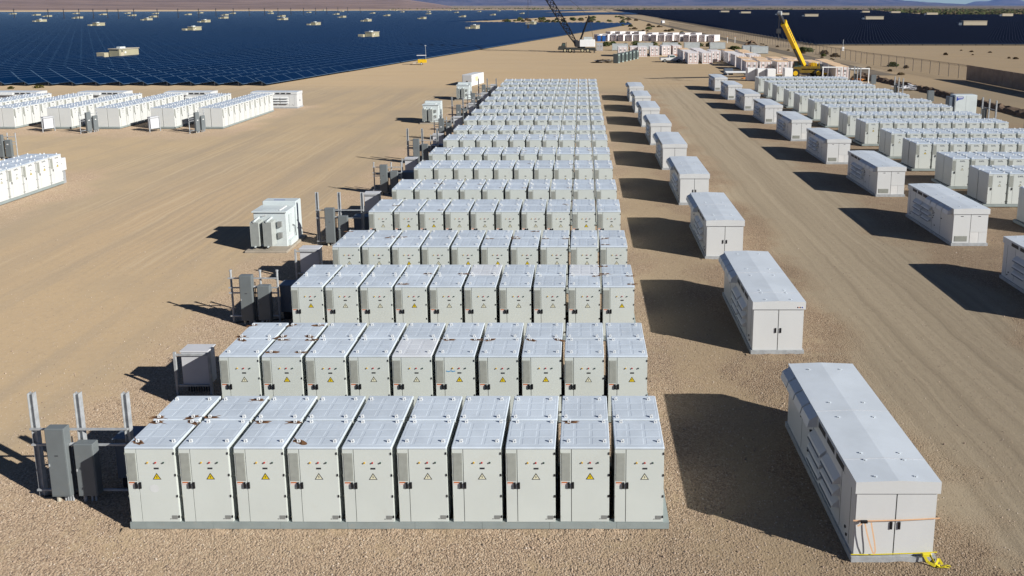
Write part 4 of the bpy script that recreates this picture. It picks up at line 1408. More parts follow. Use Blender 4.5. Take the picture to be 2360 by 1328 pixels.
def debris(name, label, cat, loc, mat, n, sx, sy, sz, seed):
    r = random.Random(seed)
    t = thing(name, label, cat, loc)
    for k in range(n):
        b = MB()
        x, y, z = r.uniform(-sx, sx), r.uniform(-sy, sy), r.uniform(0, sz)
        a = r.uniform(0, pi)
        l, w_ = r.uniform(0.5, 1.2) * sx, r.uniform(0.2, 0.6)
        b.bar((x - l * cos(a) / 2, y - l * sin(a) / 2, z + 0.05), (x + l * cos(a) / 2, y + l * sin(a) / 2, z + r.uniform(0.05, 0.35)), w_, 0.08, mat)
        ob('sheet', b, t)
debris('tarp_bundle', 'crumpled white sheeting lying on the sand behind eastern posts', 'sheeting', (53.2, 124.0, 0), 'tarp', 14, 1.6, 1.3, 0.6, 3)
debris('orange_netting', 'orange netting heaped beside white pipe frames', 'netting', (50.3, 138.4, 0), 'orangenet', 8, 0.9, 0.8, 0.4, 5)
debris('orange_netting', 'orange netting scrap on sand behind the last power unit', 'netting', (31.5, 143.5, 0), 'orangenet', 6, 1.2, 0.4, 0.15, 6)
debris('white_pallets', 'stack of white slabs at the far end of the eastern block', 'slabs', (47.6, 127.8, 0), 'tarp', 8, 1.2, 0.6, 0.7, 8)

for k, (x, y) in enumerate(((45.2, 137.5), (49.0, 134.5))):
    t = thing('goalpost', 'white goalpost pipe frame, %s' % ('left of the pair beyond the eastern block' if k == 0 else 'right of the pair, beside orange netting'), 'pipe frame', (x, y, 0), 0, 'white pipe frames')
    for q in (0, 3.4):
        ob('leg', MB().tube((q - 1.7, 0, -0.1), (q - 1.7, 0, 2.55), 0.11, 'brightwhite', 8), t)
    ob('crossbar', MB().tube((-1.85, 0, 2.63), (1.85, 0, 2.63), 0.12, 'brightwhite', 8), t)
t = thing('pipe_rack', 'low white pipe rack on the sand near the last power unit', 'rack', (28.4, 150.2, 0))
for q in range(4):
    ob('pipe', MB().tube((0, q * 0.35, 0.55 + 0.12 * (q % 2)), (4.2, q * 0.35, 0.55 + 0.12 * (q % 2)), 0.12, 'white', 8), t)
for q in (0.3, 3.9):
    ob('trestle', MB().box(q - 0.1, q + 0.1, -0.2, 1.3, -0.05, 0.40, 'galv'), t)
ob('dark_crate', MB().cbox(-0.1, 1.7, 1.6, 2.6, -0.05, 1.2, 'darkbox', 0.03), t)

# ------------------------------------------------------------------ containers
def cont_body(mat, top, ln=6.06):
    b = MB()
    b.box(0.05, 2.39, 0.06, ln, 0.15, 2.55, mat)
    b.box(0, 2.44, 0, ln + 0.05, 2.551, 2.62, top)
    n = int(ln / 0.5)
    for q in range(n):                                   # corrugated sides
        y = 0.25 + q * (ln - 0.4) / n
        b.box(2.39, 2.425, y, y + 0.25, 0.18, 2.50, mat)
        b.box(0.015, 0.05, y, y + 0.25, 0.18, 2.50, mat)
    b.box(0, 2.44, 0, 0.10, 0, 0.149, mat)
    b.box(0, 2.44, ln - 0.1, ln + 0.05, 0, 0.149, mat)
    for x in (0, 2.36):
        b.box(x, x + 0.08, 0, 0.06, 0.15, 2.55, 'contwhite' if mat != 'contgrey' else mat)
    return b.mesh('body')
def cont_door(mat, k):
    b = MB()
    x0, x1 = (0.09, 1.20) if k == 0 else (1.24, 2.35)
    b.box(x0, x1, 0.0, 0.058, 0.2, 2.5, mat)
    b.box(x0 + 0.30, x0 + 0.75, -0.012, 0, 1.55, 1.95, 'nameplate')
    for q in (0.2, 0.9):
        b.box(x0 + q, x0 + q + 0.05, -0.03, 0, 0.25, 2.45, 'contred')
    b.box(x0 + 0.05, x1 - 0.05, -0.012, 0, 0.22, 0.30, 'contred')
    b.box(x0 + 0.45, x0 + 0.62, -0.02, 0, 0.95, 1.15, 'dark')
    return b.mesh('door')
CB = {'w': cont_body('contwhite', 'contwhite'), 'o': cont_body('contwhite', 'contorange'), 'g': cont_body('contgrey', 'contgrey'), 'r': cont_body('contred', 'contwhite')}
CD = {'w': [cont_door('contwhite', 0), cont_door('contwhite', 1)], 'g': [cont_door('contgrey', 0), cont_door('contgrey', 1)]}
def container(x, y, rz, kind, label, group, scale=1.0):
    t = thing('shipping_container', label, 'container', (x, y, 0), rz, group)
    ob('body', CB[kind], t)
    for k in range(2):
        ob('door', CD['g' if kind == 'g' else 'w'][k], t)
    if scale != 1:
        t.scale = (scale, scale, scale)
    return t
r5 = random.Random(21)
for k in range(15):                                       # far row, turned so the doors lie in shade
    container(4.6 + k * 3.05 + r5.uniform(-0.3, 0.3), 297.5 - k * 0.62 + r5.uniform(-0.8, 0.8), radians(-32 + r5.uniform(-3, 3)), 'w',
              'white rust-marked container, %s from left in the farthest container row' % ORD[k], 'containers in the farthest row', 0.98)
for k in range(9):
    container(9.5 + k * 4.2 + r5.uniform(-0.5, 0.5), 315 - k * 0.7 + (12 if k < 4 else 0), radians(-32), 'w',
              'white container peeking over the farthest row, %s from left' % ORD[k], 'containers peeking over the farthest row')
for k, (x, y, kind) in enumerate(((9.6, 205.6, 'w'), (12.9, 206.4, 'r'), (14.9, 205.3, 'w'), (18.3, 206.5, 'w'), (22.0, 211.0, 'w'), (25.0, 211.5, 'r'))):
    container(x, y, radians(r5.uniform(-2, 2)), kind, '%s container with lit doors, %s from left in the middle container row' % ('rust red' if kind == 'r' else 'white', ORD[k]), 'containers in the middle row')
for k, (x, y, kind) in enumerate(((24.9, 180.0, 'w'), (28.4, 180.6, 'w'), (24.7, 187.5, 'w'), (28.2, 188.0, 'w'), (24.9, 195.0, 'o'), (28.4, 195.4, 'w'))):
    container(x, y, 0, kind, 'white container with red door bars, %s in the cluster beside the parked pickup' % ['front left', 'front right', 'second left', 'second right', 'rear left', 'rear right'][k], 'containers beside the pickup')
for k, (x, y, kind) in enumerate(((34.5, 172.2, 'w'), (38.0, 173.0, 'w'), (34.4, 180.0, 'w'), (38.0, 180.6, 'o'), (31.6, 188.0, 'w'), (35.2, 188.6, 'o'), (38.8, 188.2, 'o'))):
    container(x, y, 0, kind, 'white container, %s in the cluster left of the yellow crane boom' % ['front left', 'front right', 'second left', 'second right', 'rear left', 'rear middle', 'rear right'][k], 'containers left of the yellow boom')
for k, (x, y, rz, kind) in enumerate(((4.2, 232.5, 0, 'g'), (13.9, 233.0, 90, 'g'), (22.0, 238.0, 90, 'g'), (30.0, 240.0, 90, 'g'), (37.0, 241.0, 90, 'g'), (45.0, 240.5, 90, 'g'), (53.0, 217.6, 90, 'g'), (51.5, 222.0, 90, 'g'))):
    container(x, y, radians(rz), kind, 'pale grey container, %s from left in the grey row behind the white ones' % ORD[k], 'pale grey containers', 0.80)
for k in range(5):
    container(33.0 + k * 3.15, 153.5 + (k % 2) * 1.2, radians(r5.uniform(-3, 3)), 'o', 'white container with orange top, %s from left behind the yellow crane' % ORD[k], 'containers behind the yellow crane', 0.95)
for k in range(4):
    container(34.0 + k * 3.3, 163.0, 0, 'o', 'white container with orange top, %s from left in second line behind yellow crane' % ORD[k], 'containers behind the yellow crane', 0.95)
for k in range(3):
    container(47.2 + k * 1.0 - (k * 0.2), 141.5 + k * 7.0, radians(-4), 'o', 'bright white container right of the yellow crane, %s from camera' % ORD[k], 'containers right of the yellow crane', 0.95)
for k, (x, y) in enumerate(((30.2, 139.0), (31.8, 138.0), (33.4, 137.2), (37.0, 139.0))):
    t = thing('white_cabinet', 'bare white cabinet, %s from left just behind the last eastern row' % ORD[k], 'cabinet', (x, y, 0), 0, 'bare white cabinets behind the eastern block')
    ob('body', MB().cbox(0, 1.5, 0, 1.6, 0.1, 2.35, 'brightwhite', 0.02), t)
    ob('door', MB().box(0.06, 1.44, -0.02, -0.001, 0.16, 2.25, 'brightwhite'), t)
    ob('skid', MB().box(0.1, 1.4, 0.1, 1.5, -0.05, 0.099, 'galv'), t)

for k in range(6):
    x, y = 7.3 + k * 1.10, 182.6 + k * 2.9
    t = thing('green_transformer', 'small green-grey transformer, %s from camera in the short line on sand' % ORD[k], 'transformer', (x, y, 0), radians(-34), 'green-grey transformers in line')
    ob('tank', MB().cbox(0, 1.45, 0, 0.85, 0.05, 2.15, 'greenbox', 0.03), t)
    ob('lid', MB().cbox(-0.06, 1.51, -0.06, 0.91, 2.151, 2.22, 'greenbox', 0.02), t)
    f = MB()
    for q in range(6):
        f.box(1.451, 1.58, 0.08 + q * 0.12, 0.12 + q * 0.12, 0.4, 1.8, 'greenbox')
    ob('radiator', f, t)
    ob('skid', MB().box(0, 1.45, 0.05, 0.8, -0.05, 0.049, 'wood'), t)
r6 = random.Random(8)
t = thing('scrap_pile', 'dark pile of pallets and steel beside the green transformers', 'scrap pile', (3.0, 183.0, 0))
for k in range(16):
    b = MB()
    x, y, z = r6.uniform(0, 4), r6.uniform(0, 2.2), r6.uniform(0.05, 0.9)
    b.bar((x - 0.8, y, z), (x + 0.8, y + r6.uniform(-0.5, 0.5), z + r6.uniform(-0.1, 0.2)), 0.9, 0.12, r6.choice(('wood', 'dark', 'galv')))
    ob('pallet', b, t)
for k, x in enumerate((5.6, 7.4)):
    t = thing('portable_toilet', 'blue portable toilet, %s of the two before the farthest containers' % ('left' if k == 0 else 'right'), 'portable toilet', (x, 293.5, 0), 0, 'portable toilets')
    ob('cabin', MB().cbox(0, 1.3, 0, 1.3, -0.05, 2.2, 'toiletblue', 0.06), t)
    ob('roof', MB().cbox(-0.05, 1.35, -0.05, 1.35, 2.201, 2.4, 'concretewhite', 0.08), t)
    ob('door', MB().box(0.2, 1.1, -0.03, -0.001, 0.1, 2.0, 'toiletblue'), t)

# ------------------------------------------------------------------ vehicles
def wheel(t, x, y, r, w, hub='hubcap', name='wheel'):
    o = ob(name, MB().tube((x, y - w / 2, r), (x, y + w / 2, r), r, 'rubber', 14), t)
    ob('rim', MB().tube((x, y - w / 2 - 0.03, r), (x, y + w / 2 + 0.03, r), r * 0.55, hub, 10), o)
    return o
def pickup():
    t = thing('pickup_truck', 'white pickup truck parked on sand beside a container cluster', 'pickup truck', (21.6, 186.0, 0), radians(4))
    prof = [(-2.7, 0.5), (2.7, 0.5), (2.75, 0.95), (2.6, 1.08), (1.35, 1.15), (0.75, 1.75), (-0.55, 1.78), (-0.75, 1.15), (-2.7, 1.12)]
    b = MB(); i = b.mi('concretewhite'); n = len(prof)
    b.v += [(x, -0.95, z) for x, z in prof] + [(x, 0.95, z) for x, z in prof]
    b.f.append(tuple(range(n - 1, -1, -1))[::-1]); b.m.append(i)
    b.f.append(tuple(range(2 * n - 1, n - 1, -1))); b.m.append(i)
    for k in range(n):
        q = (k + 1) % n
        b.f.append((k, k + n, q + n, q)); b.m.append(i)
    ob('body', b, t)
    ob('window', MB().box(-0.5, 0.7, -0.957, -0.951, 1.2, 1.65, 'glass'), t)
    ob('windscreen', MB().poly([(1.36, -0.8, 1.18), (1.36, 0.8, 1.18), (0.80, 0.8, 1.72), (0.80, -0.8, 1.72)], 'glass'), t)
    ob('bed', MB().box(-2.6, -0.85, -0.8, 0.8, 1.125, 1.14, 'dark'), t)
    for x in (-1.7, 1.75):
        for y in (-0.85, 0.85):
            wheel(t, x, y, 0.40, 0.26, 'nameplate')
pickup()
def road_van():
    t = thing('white_van', 'tiny white van driving on the far dirt road', 'van', (60.0, 575.0, 0), radians(97))
    ob('body', MB().hexa([(-2.6, -1, 0.5), (2.6, -1, 0.5), (2.6, 1, 0.5), (-2.6, 1, 0.5), (-2.5, -0.9, 2.3), (1.6, -0.9, 2.3), (1.6, 0.9, 2.3), (-2.5, 0.9, 2.3)], 'brightwhite'), t)
    ob('windscreen', MB().poly([(2.3, -0.8, 1.2), (2.3, 0.8, 1.2), (1.75, 0.8, 2.2), (1.75, -0.8, 2.2)], 'glass'), t)
    for x in (-1.7, 1.7):
        for y in (-0.95, 0.95):
            wheel(t, x, y, 0.4, 0.25, 'nameplate')
road_van()
t = thing('marker_post', 'lone white-footed marker post on the bare sand before the eastern farm', 'post', (79.5, 233.0, 0))
ob('shaft', MB().tube((0, 0, -0.2), (0, 0, 3.4), 0.09, 'galv', 6), t)
ob('foot_box', MB().cbox(-0.3, 0.3, -0.3, 0.3, -0.05, 1.1, 'brightwhite', 0.03), t)
for k, x in enumerate((53.2, 56.0)):
    t = thing('survey_stake', 'thin white stake by the dirt road, %s of the pair' % ('left' if k == 0 else 'right'), 'stake', (x, 281.0, 0), 0, 'survey stakes')
    ob('shaft', MB().tube((0, 0, -0.2), (0, 0, 2.2), 0.10, 'brightwhite', 6), t)
    ob('cap', MB().box(-0.14, 0.14, -0.14, 0.14, 2.2, 2.35, 'orangenet'), t)
def light_tower():
    t = thing('light_tower', 'yellow light tower trailer with raised mast beside the blue panels', 'light tower', (-38.2, 177.0, 0), radians(10))
    t.scale = (0.68, 0.68, 0.95)
    ob('body', MB().cbox(-0.3, 2.7, -0.6, 0.6, 0.55, 1.35, 'yellow', 0.06), t)
    ob('canopy', MB().cbox(-0.6, 2.6, -0.9, 0.9, 2.3, 2.4, 'concretewhite', 0.03), t)
    b = MB()
    for x in (-0.2, 2.3):
        for y in (-0.5, 0.5):
            b.box(x - 0.04, x + 0.04, y - 0.04, y + 0.04, 1.351, 2.299, 'dark')
    ob('frame', b, t)
    ob('mast', MB().tube((2.45, 0, 1.2), (2.45, 0, 4.6), 0.07, 'galv', 8), t)
    ob('lamp_head', MB().cbox(2.2, 2.7, -0.5, 0.5, 4.6, 4.8, 'galv', 0.02), t)
    ob('drawbar', MB().bar((-0.3, 0, 0.5), (-1.9, 0, 0.45), 0.1, 0.1, 'concretewhite'), t)
    for y in (-0.7, 0.7):
        wheel(t, 0.9, y, 0.33, 0.2, 'concretewhite')
light_tower()
def yellow_crane():
    t = thing('yellow_crane', 'yellow telescopic crane with raised boom behind the eastern block', 'crane', (43.0, 147.0, 0), 0)
    ob('chassis', MB().cbox(-3.2, 3.4, -1.3, 1.3, 0.9, 1.45, 'darkyellow', 0.05), t)
    for x in (-2.2, 2.2):
        for y in (-1.25, 1.25):
            wheel(t, x, y, 0.85, 0.6, 'yellow')
    for x in (-3.3, 3.3):
        b = MB(); b.box(x - 0.2, x + 0.2, -2.6, 2.6, 0.7, 1.0, 'yellow')
        for y in (-2.6, 2.6):
            b.box(x - 0.3, x + 0.3, y - 0.3, y + 0.3, -0.02, 0.1, 'dark'); b.box(x - 0.1, x + 0.1, y - 0.1, y + 0.1, 0.1, 0.7, 'dark')
        ob('outrigger', b, t)
    ob('turntable', MB().tube((0, 0, 1.45), (0, 0, 1.7), 1.0, 'dark', 16), t)
    ob('deck', MB().cbox(-1.2, 2.6, -1.2, 1.2, 1.701, 2.15, 'darkyellow', 0.05), t)
    ob('counterweight', MB().cbox(2.1, 3.2, -1.15, 1.15, 1.3, 2.5, 'dark', 0.05), t)
    ob('engine_hood', MB().cbox(0.9, 2.05, -1.0, 1.0, 2.151, 2.75, 'yellow', 0.08), t)
    b = MB()
    for q in range(4):
        b.box(1.0 + q * 0.45, 1.06 + q * 0.45, -1.18, -1.12, 2.151, 3.0, 'yellow')
    b.box(1.0, 2.45, -1.18, -1.12, 2.95, 3.0, 'yellow')
    ob('handrail', b, t)
    cb = ob('cab', MB().hexa([(-2.6, -1.35, 1.5), (-1.0, -1.35, 1.5), (-1.0, -0.2, 1.5), (-2.6, -0.2, 1.5), (-2.3, -1.30, 3.1), (-1.05, -1.30, 3.1), (-1.05, -0.25, 3.1), (-2.3, -0.25, 3.1)], 'darkyellow'), t)
    ob('window', MB().poly([(-2.45, -1.372, 2.1), (-1.75, -1.372, 2.1), (-1.75, -1.345, 2.95), (-2.3, -1.345, 2.95)], 'glass'), cb)
    ob('window', MB().poly([(-1.65, -1.372, 2.1), (-1.1, -1.372, 2.1), (-1.15, -1.345, 2.95), (-1.65, -1.345, 2.95)], 'glass'), cb)
    # boom: pivot near the deck, tip up, left and towards the camera
    p0, p1 = Vector((0.0, 0.6, 2.0)), Vector((-8.8, -14.2, 11.9))
    ax = (p1 - p0).normalized()
    def at(s): return p0 + ax * s
    L = (p1 - p0).length
    bm_ = ob('boom', MB().bar(at(-0.6), at(L * 0.88), 0.70, 0.98, 'yellow'), t)
    ob('boom_collar', MB().bar(at(L * 0.85), at(L * 0.885), 0.80, 1.12, 'yellow'), bm_)
    b = MB()
    sd = ax.cross(Vector((0, 0, 1))).normalized()
    up = sd.cross(ax).normalized()
    for q in range(7):                                   # dark lettering blocks along the boom's flank
        c0 = at(L * (0.50 + q * 0.045)) - sd * 0.353 + up * 0.05
        b.bar(c0, c0 + ax * 0.42, 0.006, 0.42, 'dark')
    ob('boom_lettering', b, bm_)
    b = MB()
    b.bar(at(L * 0.88), at(L * 1.03), 0.42, 0.60, 'darksteel')
    b.tube(at(L * 1.03) - sd * 0.3 + up * 0.2, at(L * 1.03) + sd * 0.3 + up * 0.2, 0.4, 'galv', 12)
    ob('boom_head', b, bm_)
    ob('lift_cylinder', MB().tube((-0.6, -0.4, 2.0), at(L * 0.42) - up * 0.62, 0.20, 'darksteel', 10), t)
    tip = at(L * 1.04) - up * 0.2
    ob('hoist_rope', MB().tube(tip, tip - Vector((0, 0, 2.4)), 0.05, 'dark', 5), t)
    hb = MB(); hk = tip - Vector((0, 0, 2.4))
    hb.box(hk.x - 0.35, hk.x + 0.35, hk.y - 0.2, hk.y + 0.2, hk.z - 0.8, hk.z, 'dark')
    hb.tube(hk - Vector((0, 0, 0.8)), hk - Vector((0, 0, 2.0)), 0.1, 'dark', 6)
    ob('hook_block', hb, t)
yellow_crane()
def lattice_crane():
    t = thing('lattice_crane', 'truck crane with black lattice boom and white housing on the far sand', 'crane', (-7.4, 225.0, 0), 0)
    ob('chassis', MB().cbox(0.2, 11.2, -1.35, 1.35, 0.75, 1.35, 'chassis', 0.05), t)
    for x in (2.2, 3.7, 7.3, 8.9):
        for y in (-1.2, 1.2):
            wheel(t, x, y, 0.62, 0.5)
    c = MB()
    c.hexa([(0.0, -1.2, 0.9), (2.4, -1.2, 0.9), (2.4, 1.2, 0.9), (0.0, 1.2, 0.9), (0.35, -1.15, 1.75), (2.4, -1.15, 1.75), (2.4, 1.15, 1.75), (0.35, 1.15, 1.75)], 'chassis')
    c.hexa([(1.0, -1.15, 1.751), (2.35, -1.15, 1.751), (2.35, 1.15, 1.751), (1.0, 1.15, 1.751), (1.35, -1.0, 2.75), (2.3, -1.0, 2.75), (2.3, 1.0, 2.75), (1.35, 1.0, 2.75)], 'chassis')
    cb = ob('cab', c, t)
    ob('window', MB().box(1.5, 2.15, -1.10, -1.07, 2.0, 2.5, 'glass'), cb)
    ob('exhaust', MB().tube((2.6, -0.9, 1.35), (2.6, -0.9, 3.0), 0.07, 'dark', 6), t)
    ob('turntable', MB().tube((7.0, 0, 1.35), (7.0, 0, 1.75), 1.2, 'dark', 16), t)
    ob('housing', MB().cbox(6.5, 11.0, -1.5, 1.5, 1.751, 3.75, 'brightwhite', 0.08), t)
    ob('winch', MB().cbox(7.6, 10.2, -1.1, 1.1, 3.751, 4.5, 'contgrey', 0.08), t)
    ob('operator_cab', MB().cbox(5.2, 6.6, -1.4, -0.1, 1.6, 3.4, 'dark', 0.08), t)
    ob('boom_foot', MB().hexa([(5.0, -1.0, 1.8), (6.7, -1.0, 1.8), (6.7, 1.0, 1.8), (5.0, 1.0, 1.8), (4.6, -0.8, 3.6), (5.9, -0.8, 3.6), (5.9, 0.8, 3.6), (4.6, 0.8, 3.6)], 'dark'), t)
    for x in (4.9, 10.8):
        b = MB(); b.box(x - 0.2, x + 0.2, -2.8, 2.8, 0.6, 0.85, 'chassis')
        for y in (-2.8, 2.8):
            b.box(x - 0.1, x + 0.1, y - 0.1, y + 0.1, 0.0, 0.6, 'dark'); b.box(x - 0.35, x + 0.35, y - 0.35, y + 0.35, -0.02, 0.06, 'dark')
        ob('outrigger', b, t)
    # lattice boom
    p0, p1 = Vector((5.4, 0, 2.6)), Vector((-8.6, 0, 25.2))
    ax = (p1 - p0).normalized(); L = (p1 - p0).length
    sd = Vector((0, 1, 0)); up = sd.cross(ax).normalized()
    b = MB()
    def w(s):
        return min(0.80, 0.35 + s * 0.09, 0.30 + (L - s) * 0.09)
    def cor(s, i, j): return p0 + ax * s + sd * (w(s) * i) + up * (w(s) * j)
    n = 18
    for i, j in ((1, 1), (1, -1), (-1, 1), (-1, -1)):
        for a in range(n):
            b.tube(cor(L * a / n, i, j), cor(L * (a + 1) / n, i, j), 0.15, 'black', 5)
    cs = [(1, 1), (1, -1), (-1, -1), (-1, 1)]
    for a in range(n):
        s0, s1 = L * a / n, L * (a + 1) / n
        for q in range(4):
            c0, c1 = cs[q], cs[(q + 1) % 4]
            b.tube(cor(s0, *c0), cor(s1, *c1), 0.075, 'black', 4)
            b.tube(cor(s0, *c1), cor(s1, *c0), 0.075, 'black', 4)
            b.tube(cor(s0, *c0), cor(s0, *c1), 0.075, 'black', 4)
    ob('boom', b, t)
    top = Vector((9.3, 0, 10.6))
    m = MB()
    for y in (-0.8, 0.8):
        m.tube((6.4, y, 2.8), (top.x, y * 0.6, top.z), 0.28, 'black', 8)
    for q in (0.25, 0.55, 0.97):
        m.tube((6.4 + 2.9 * q, -0.8 + 0.3 * q, 2.8 + 7.8 * q), (6.4 + 2.9 * q, 0.8 - 0.3 * q, 2.8 + 7.8 * q), 0.12, 'black', 6)
    ob('mast', m, t)
    c = MB()
    for y in (-0.4, 0.4):
        c.tube((top.x, y, top.z), (10.6, y, 3.4), 0.045, 'dark', 4)
        c.tube((top.x, y, top.z), (p1.x, y * 0.4, p1.z), 0.045, 'dark', 4)
    c.tube(tuple(p1), (p1.x, 0, 8.0), 0.05, 'dark', 4)
    c.tube(tuple(p1), (p1.x + 0.9, 0, 14.0), 0.04, 'dark', 4)
    ob('cable', c, t)
    ob('hook_block', MB().cbox(p1.x - 0.3, p1.x + 0.3, -0.2, 0.2, 7.0, 8.0, 'dark', 0.05), t)
lattice_crane()

# ------------------------------------------------------------------ desert shrubs
def bush_mesh(seed, mat):
    r = random.Random(seed)
    b = MB()
    for k in range(7):
        a = r.uniform(0, 2 * pi)
        b.tube((0, 0, -0.05), (0.5 * cos(a), 0.5 * sin(a), r.uniform(0.4, 0.8)), 0.03, 'bark', 4, 0.012)
    for k in range(190):
        a, q = r.uniform(0, 2 * pi), r.random() ** 0.5
        zz = r.uniform(0.05, 1.0)
        rad = (0.95 if zz < 0.6 else 0.95 - (zz - 0.6) * 1.5) * q * r.uniform(0.7, 1.1)
        c = Vector((rad * cos(a), rad * sin(a), zz * 0.85))
        u = Vector((r.uniform(-1, 1), r.uniform(-1, 1), r.uniform(-1, 1))).normalized() * r.uniform(0.08, 0.17)
        v = u.orthogonal().normalized() * r.uniform(0.06, 0.13)
        b.poly([c - u - v, c + u - v, c + u + v, c - u + v], mat)
    return b.mesh('foliage')
BUSH = {m_: [bush_mesh(i * 7 + 1, m_) for i in range(3)] for m_ in ('leafgreen', 'leafdry', 'leafyellow')}
r7 = random.Random(77)
def bush(x, y, s, kind, label, group):
    o = ob('desert_shrub', BUSH[kind][r7.randrange(3)], None, (x, y, 0), r7.uniform(0, 6.28))
    o.scale = (s * r7.uniform(0.85, 1.2), s * r7.uniform(0.85, 1.2), s * r7.uniform(0.75, 1.05))
    tag(o, label, 'shrub', group)
near_b = [(66.0, 228.0, 2.0, 'leafgreen', 'bright green shrub against the fence, largest beside the yellow crane boom'),
          (67.4, 227.0, 1.5, 'leafgreen', 'green shrub touching the largest fence shrub'),
          (68.2, 215.0, 1.3, 'leafdry', 'brown bare shrub on the fence line'),
          (67.6, 204.0, 1.3, 'leafdry', 'reddish dry shrub at the fence'),
          (65.4, 207.0, 0.9, 'leafgreen', 'small green shrub just before the fence'),
          (70.2, 172.0, 1.2, 'leafgreen', 'dark shrub below the chain link fence, alone'),
          (71.3, 167.5, 0.8, 'leafdry', 'little dry shrub behind the fence wire'),
          (-91.5, 127.2, 0.75, 'leafyellow', 'yellow-green shrub under the blue panel edge, larger of two'),
          (-95.0, 125.6, 0.5, 'leafyellow', 'yellow-green shrub under the blue panel edge, smaller of two'),
          (46.0, 231.0, 2.2, 'leafgreen', 'green shrub beside the lone pale grey container')]
for q in near_b:
    bush(*q, 'shrubs near the fence and the panel edge')
gx = 0
lo = []
for k in range(14):
    lo.append((7.0 + k * 3.0 + r7.uniform(-1, 1), 262 + r7.uniform(-4, 6) - k * 0.4, r7.uniform(0.8, 1.9), r7.choice(('leafgreen', 'leafgreen', 'leafdry'))))
for k, q in enumerate(lo):
    bush(*q, '%s shrub between the container rows, %s from left' % ({'leafgreen': 'green', 'leafdry': 'dry brown'}[q[3]], ORD[k]), 'shrubs between the container rows')
sp_ = []
for k in range(60):                                       # bare wedge between the blue fields
    x = r7.uniform(-70, 48)
    y = 585 + (x + 110) * r7.uniform(-0.1, 2.2)
    sp_.append((x, y, r7.uniform(1.2, 3.2), r7.choice(('leafgreen', 'leafdry', 'leafgreen'))))
for k in range(26):
    sp_.append((r7.uniform(24, 50), r7.uniform(320, 520), r7.uniform(0.8, 1.9), r7.choice(('leafgreen', 'leafdry'))))
for k in range(12):
    sp_.append((r7.uniform(100, 140), r7.uniform(195, 235), r7.uniform(0.4, 0.8), 'leafdry'))
for k in range(14):
    sp_.append((64.0 + r7.uniform(-1.6, 0.8), r7.uniform(150, 300), r7.uniform(0.35, 0.8), 'leafdry'))
for q in sp_:
    bush(*q, 'low desert shrub scattered ' + ('on the bare wedge between the blue fields' if q[1] > 560 else 'on sand behind the farthest containers' if q[1] > 310 else 'before the dark eastern panels' if q[0] > 90 else 'along the foot of the chain link fence'), 'scattered desert shrubs')
def treeline(name, label, spots, seed):
    r = random.Random(seed)
    b = MB()
    for (x, y, s) in spots:
        for q in range(9):
            c = Vector((x + r.uniform(-1, 1) * s, y + r.uniform(-1, 1) * s, s * r.uniform(0.2, 1.0)))
            u = Vector((r.uniform(-1, 1), r.uniform(-1, 1), r.uniform(-0.6, 0.6))).normalized() * s * 0.6
            v = u.orthogonal().normalized() * s * 0.5
            b.poly([c - u - v, c + u - v, c + u + v, c - u + v], 'leafgreen' if r.random() < 0.7 else 'leafdry')
    tag(ob(name, b), label, 'trees', kind='stuff')
sp2 = []
for k in range(1500):
    y = r7.uniform(1000, 2300)
    x0 = 455 + (y - 985) * 0.30
    x1 = 0.62 * y + 60
    if x1 > x0:
        sp2.append((r7.uniform(x0, x1), y, r7.uniform(1.4, 3.0)))
for k in range(700):
    y = r7.uniform(2300, 3400)
    sp2.append((r7.uniform(-0.25, 0.55) * y, y, r7.uniform(1.0, 2.4)))
treeline('treeline', 'low green scrub woodland beyond the eastern farm', sp2, 4)

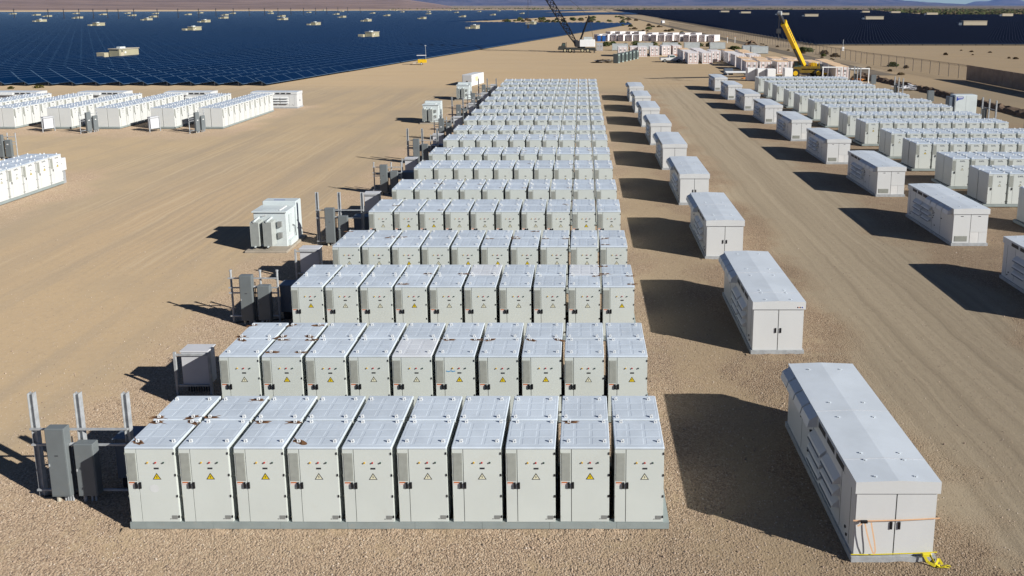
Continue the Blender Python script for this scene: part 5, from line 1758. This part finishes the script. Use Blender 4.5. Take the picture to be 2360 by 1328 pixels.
# ------------------------------------------------------------------ loose stones near the camera
def stones():
    r = random.Random(3)
    b = MB()
    mats = ['stonea', 'stoneb', 'stonec', 'stoned']
    n = 0
    while n < 26000:
        y = 13.5 + 30 * r.random() ** 1.7
        x = r.uniform(-0.80 * y - 2, 0.62 * y + 2)
        if -12.1 < x < 2.4 and any(q - 0.1 < y < q + 2.8 for q in LROWS):
            continue
        if 6.6 < x < 8.9 and any(16.85 + 11.46 * k < y < 23.3 + 11.46 * k for k in range(4)):
            continue
        if (x < -18.5 or 9.8 < x < 18.5) and r.random() < 0.82:
            continue
        n += 1
        s_ = r.uniform(0.010, 0.026) * (1.7 if r.random() < 0.03 else 1)
        h_ = s_ * r.uniform(0.7, 1.2)
        a = r.uniform(0, 6.28)
        k = len(b.v)
        for q in range(5):
            an = a + q * 1.2566 + r.uniform(-0.3, 0.3)
            rr_ = s_ * r.uniform(0.8, 1.25)
            b.v.append((x + rr_ * cos(an), y + rr_ * sin(an) * 0.8, -0.004))
        for q in range(3):
            an = a + q * 2.094
            b.v.append((x + s_ * 0.55 * cos(an), y + s_ * 0.5 * sin(an), h_ * r.uniform(0.75, 1.1)))
        i = b.mi(mats[r.choice((0, 0, 1, 1, 2, 3))])
        for f_ in ((0, 1, 5), (1, 2, 6, 5), (2, 3, 6), (3, 4, 7, 6), (4, 0, 5, 7), (5, 6, 7)):
            b.f.append(tuple(k + w_ for w_ in f_)); b.m.append(i)
    # gravel drifted against the feet of the nearest row and units
    g_ = b.mi('ground')
    def drift(x0, x1, y, w_, h_):
        m_ = int((x1 - x0) / 0.12)
        k0 = len(b.v)
        for q in range(m_ + 1):
            x = x0 + (x1 - x0) * q / m_
            hh = h_ * (0.25 + 0.75 * abs(mnoise.noise(Vector((x * 1.7, y, 2.0)))) * 2)
            ww = w_ * (0.5 + abs(mnoise.noise(Vector((x * 1.1, y, 7.0)))) * 1.6)
            b.v.extend([(x, y - ww, -0.003), (x, y - ww * 0.4, hh * 0.65), (x, y + 0.05, hh)])
        for q in range(m_):
            for c_ in range(2):
                a_ = k0 + q * 3 + c_
                b.f.append((a_, a_ + 3, a_ + 4, a_ + 1)); b.m.append(g_)
    drift(-12.2, 2.5, 18.13, 0.22, 0.085)
    for k in range(3):
        drift(6.5, 9.0, 16.96 + 11.46 * k, 0.16, 0.05)
    tag(ob('gravel', b), 'loose tan stones strewn over the gravel around the nearest rows', 'gravel', kind='stuff')
for nm_, c_ in (('stonea', (0.46, 0.36, 0.27)), ('stoneb', (0.36, 0.275, 0.205)), ('stonec', (0.52, 0.44, 0.36)), ('stoned', (0.24, 0.185, 0.145))):
    plain(nm_, c_, 0.95, spec=0.1)
stones()

# ------------------------------------------------------------------ air
hz = MB()
hz.box(-36000, 45000, -3500, 62000, -8, 2900, 'dark')
ho = ob('haze', hz)
ho.data.materials.clear()
m = bpy.data.materials.new('haze')
m.use_nodes = True
t = m.node_tree
t.nodes.remove(t.nodes['Principled BSDF'])
pv = t.nodes.new('ShaderNodeVolumePrincipled')
pv.inputs['Color'].default_value = (0.24, 0.42, 0.90, 1)
pv.inputs['Density'].default_value = 0.000022
pv.inputs['Anisotropy'].default_value = 0.0
t.links.new(pv.outputs[0], t.nodes['Material Output'].inputs['Volume'])
ho.data.materials.append(m)
tag(ho, kind='stuff')
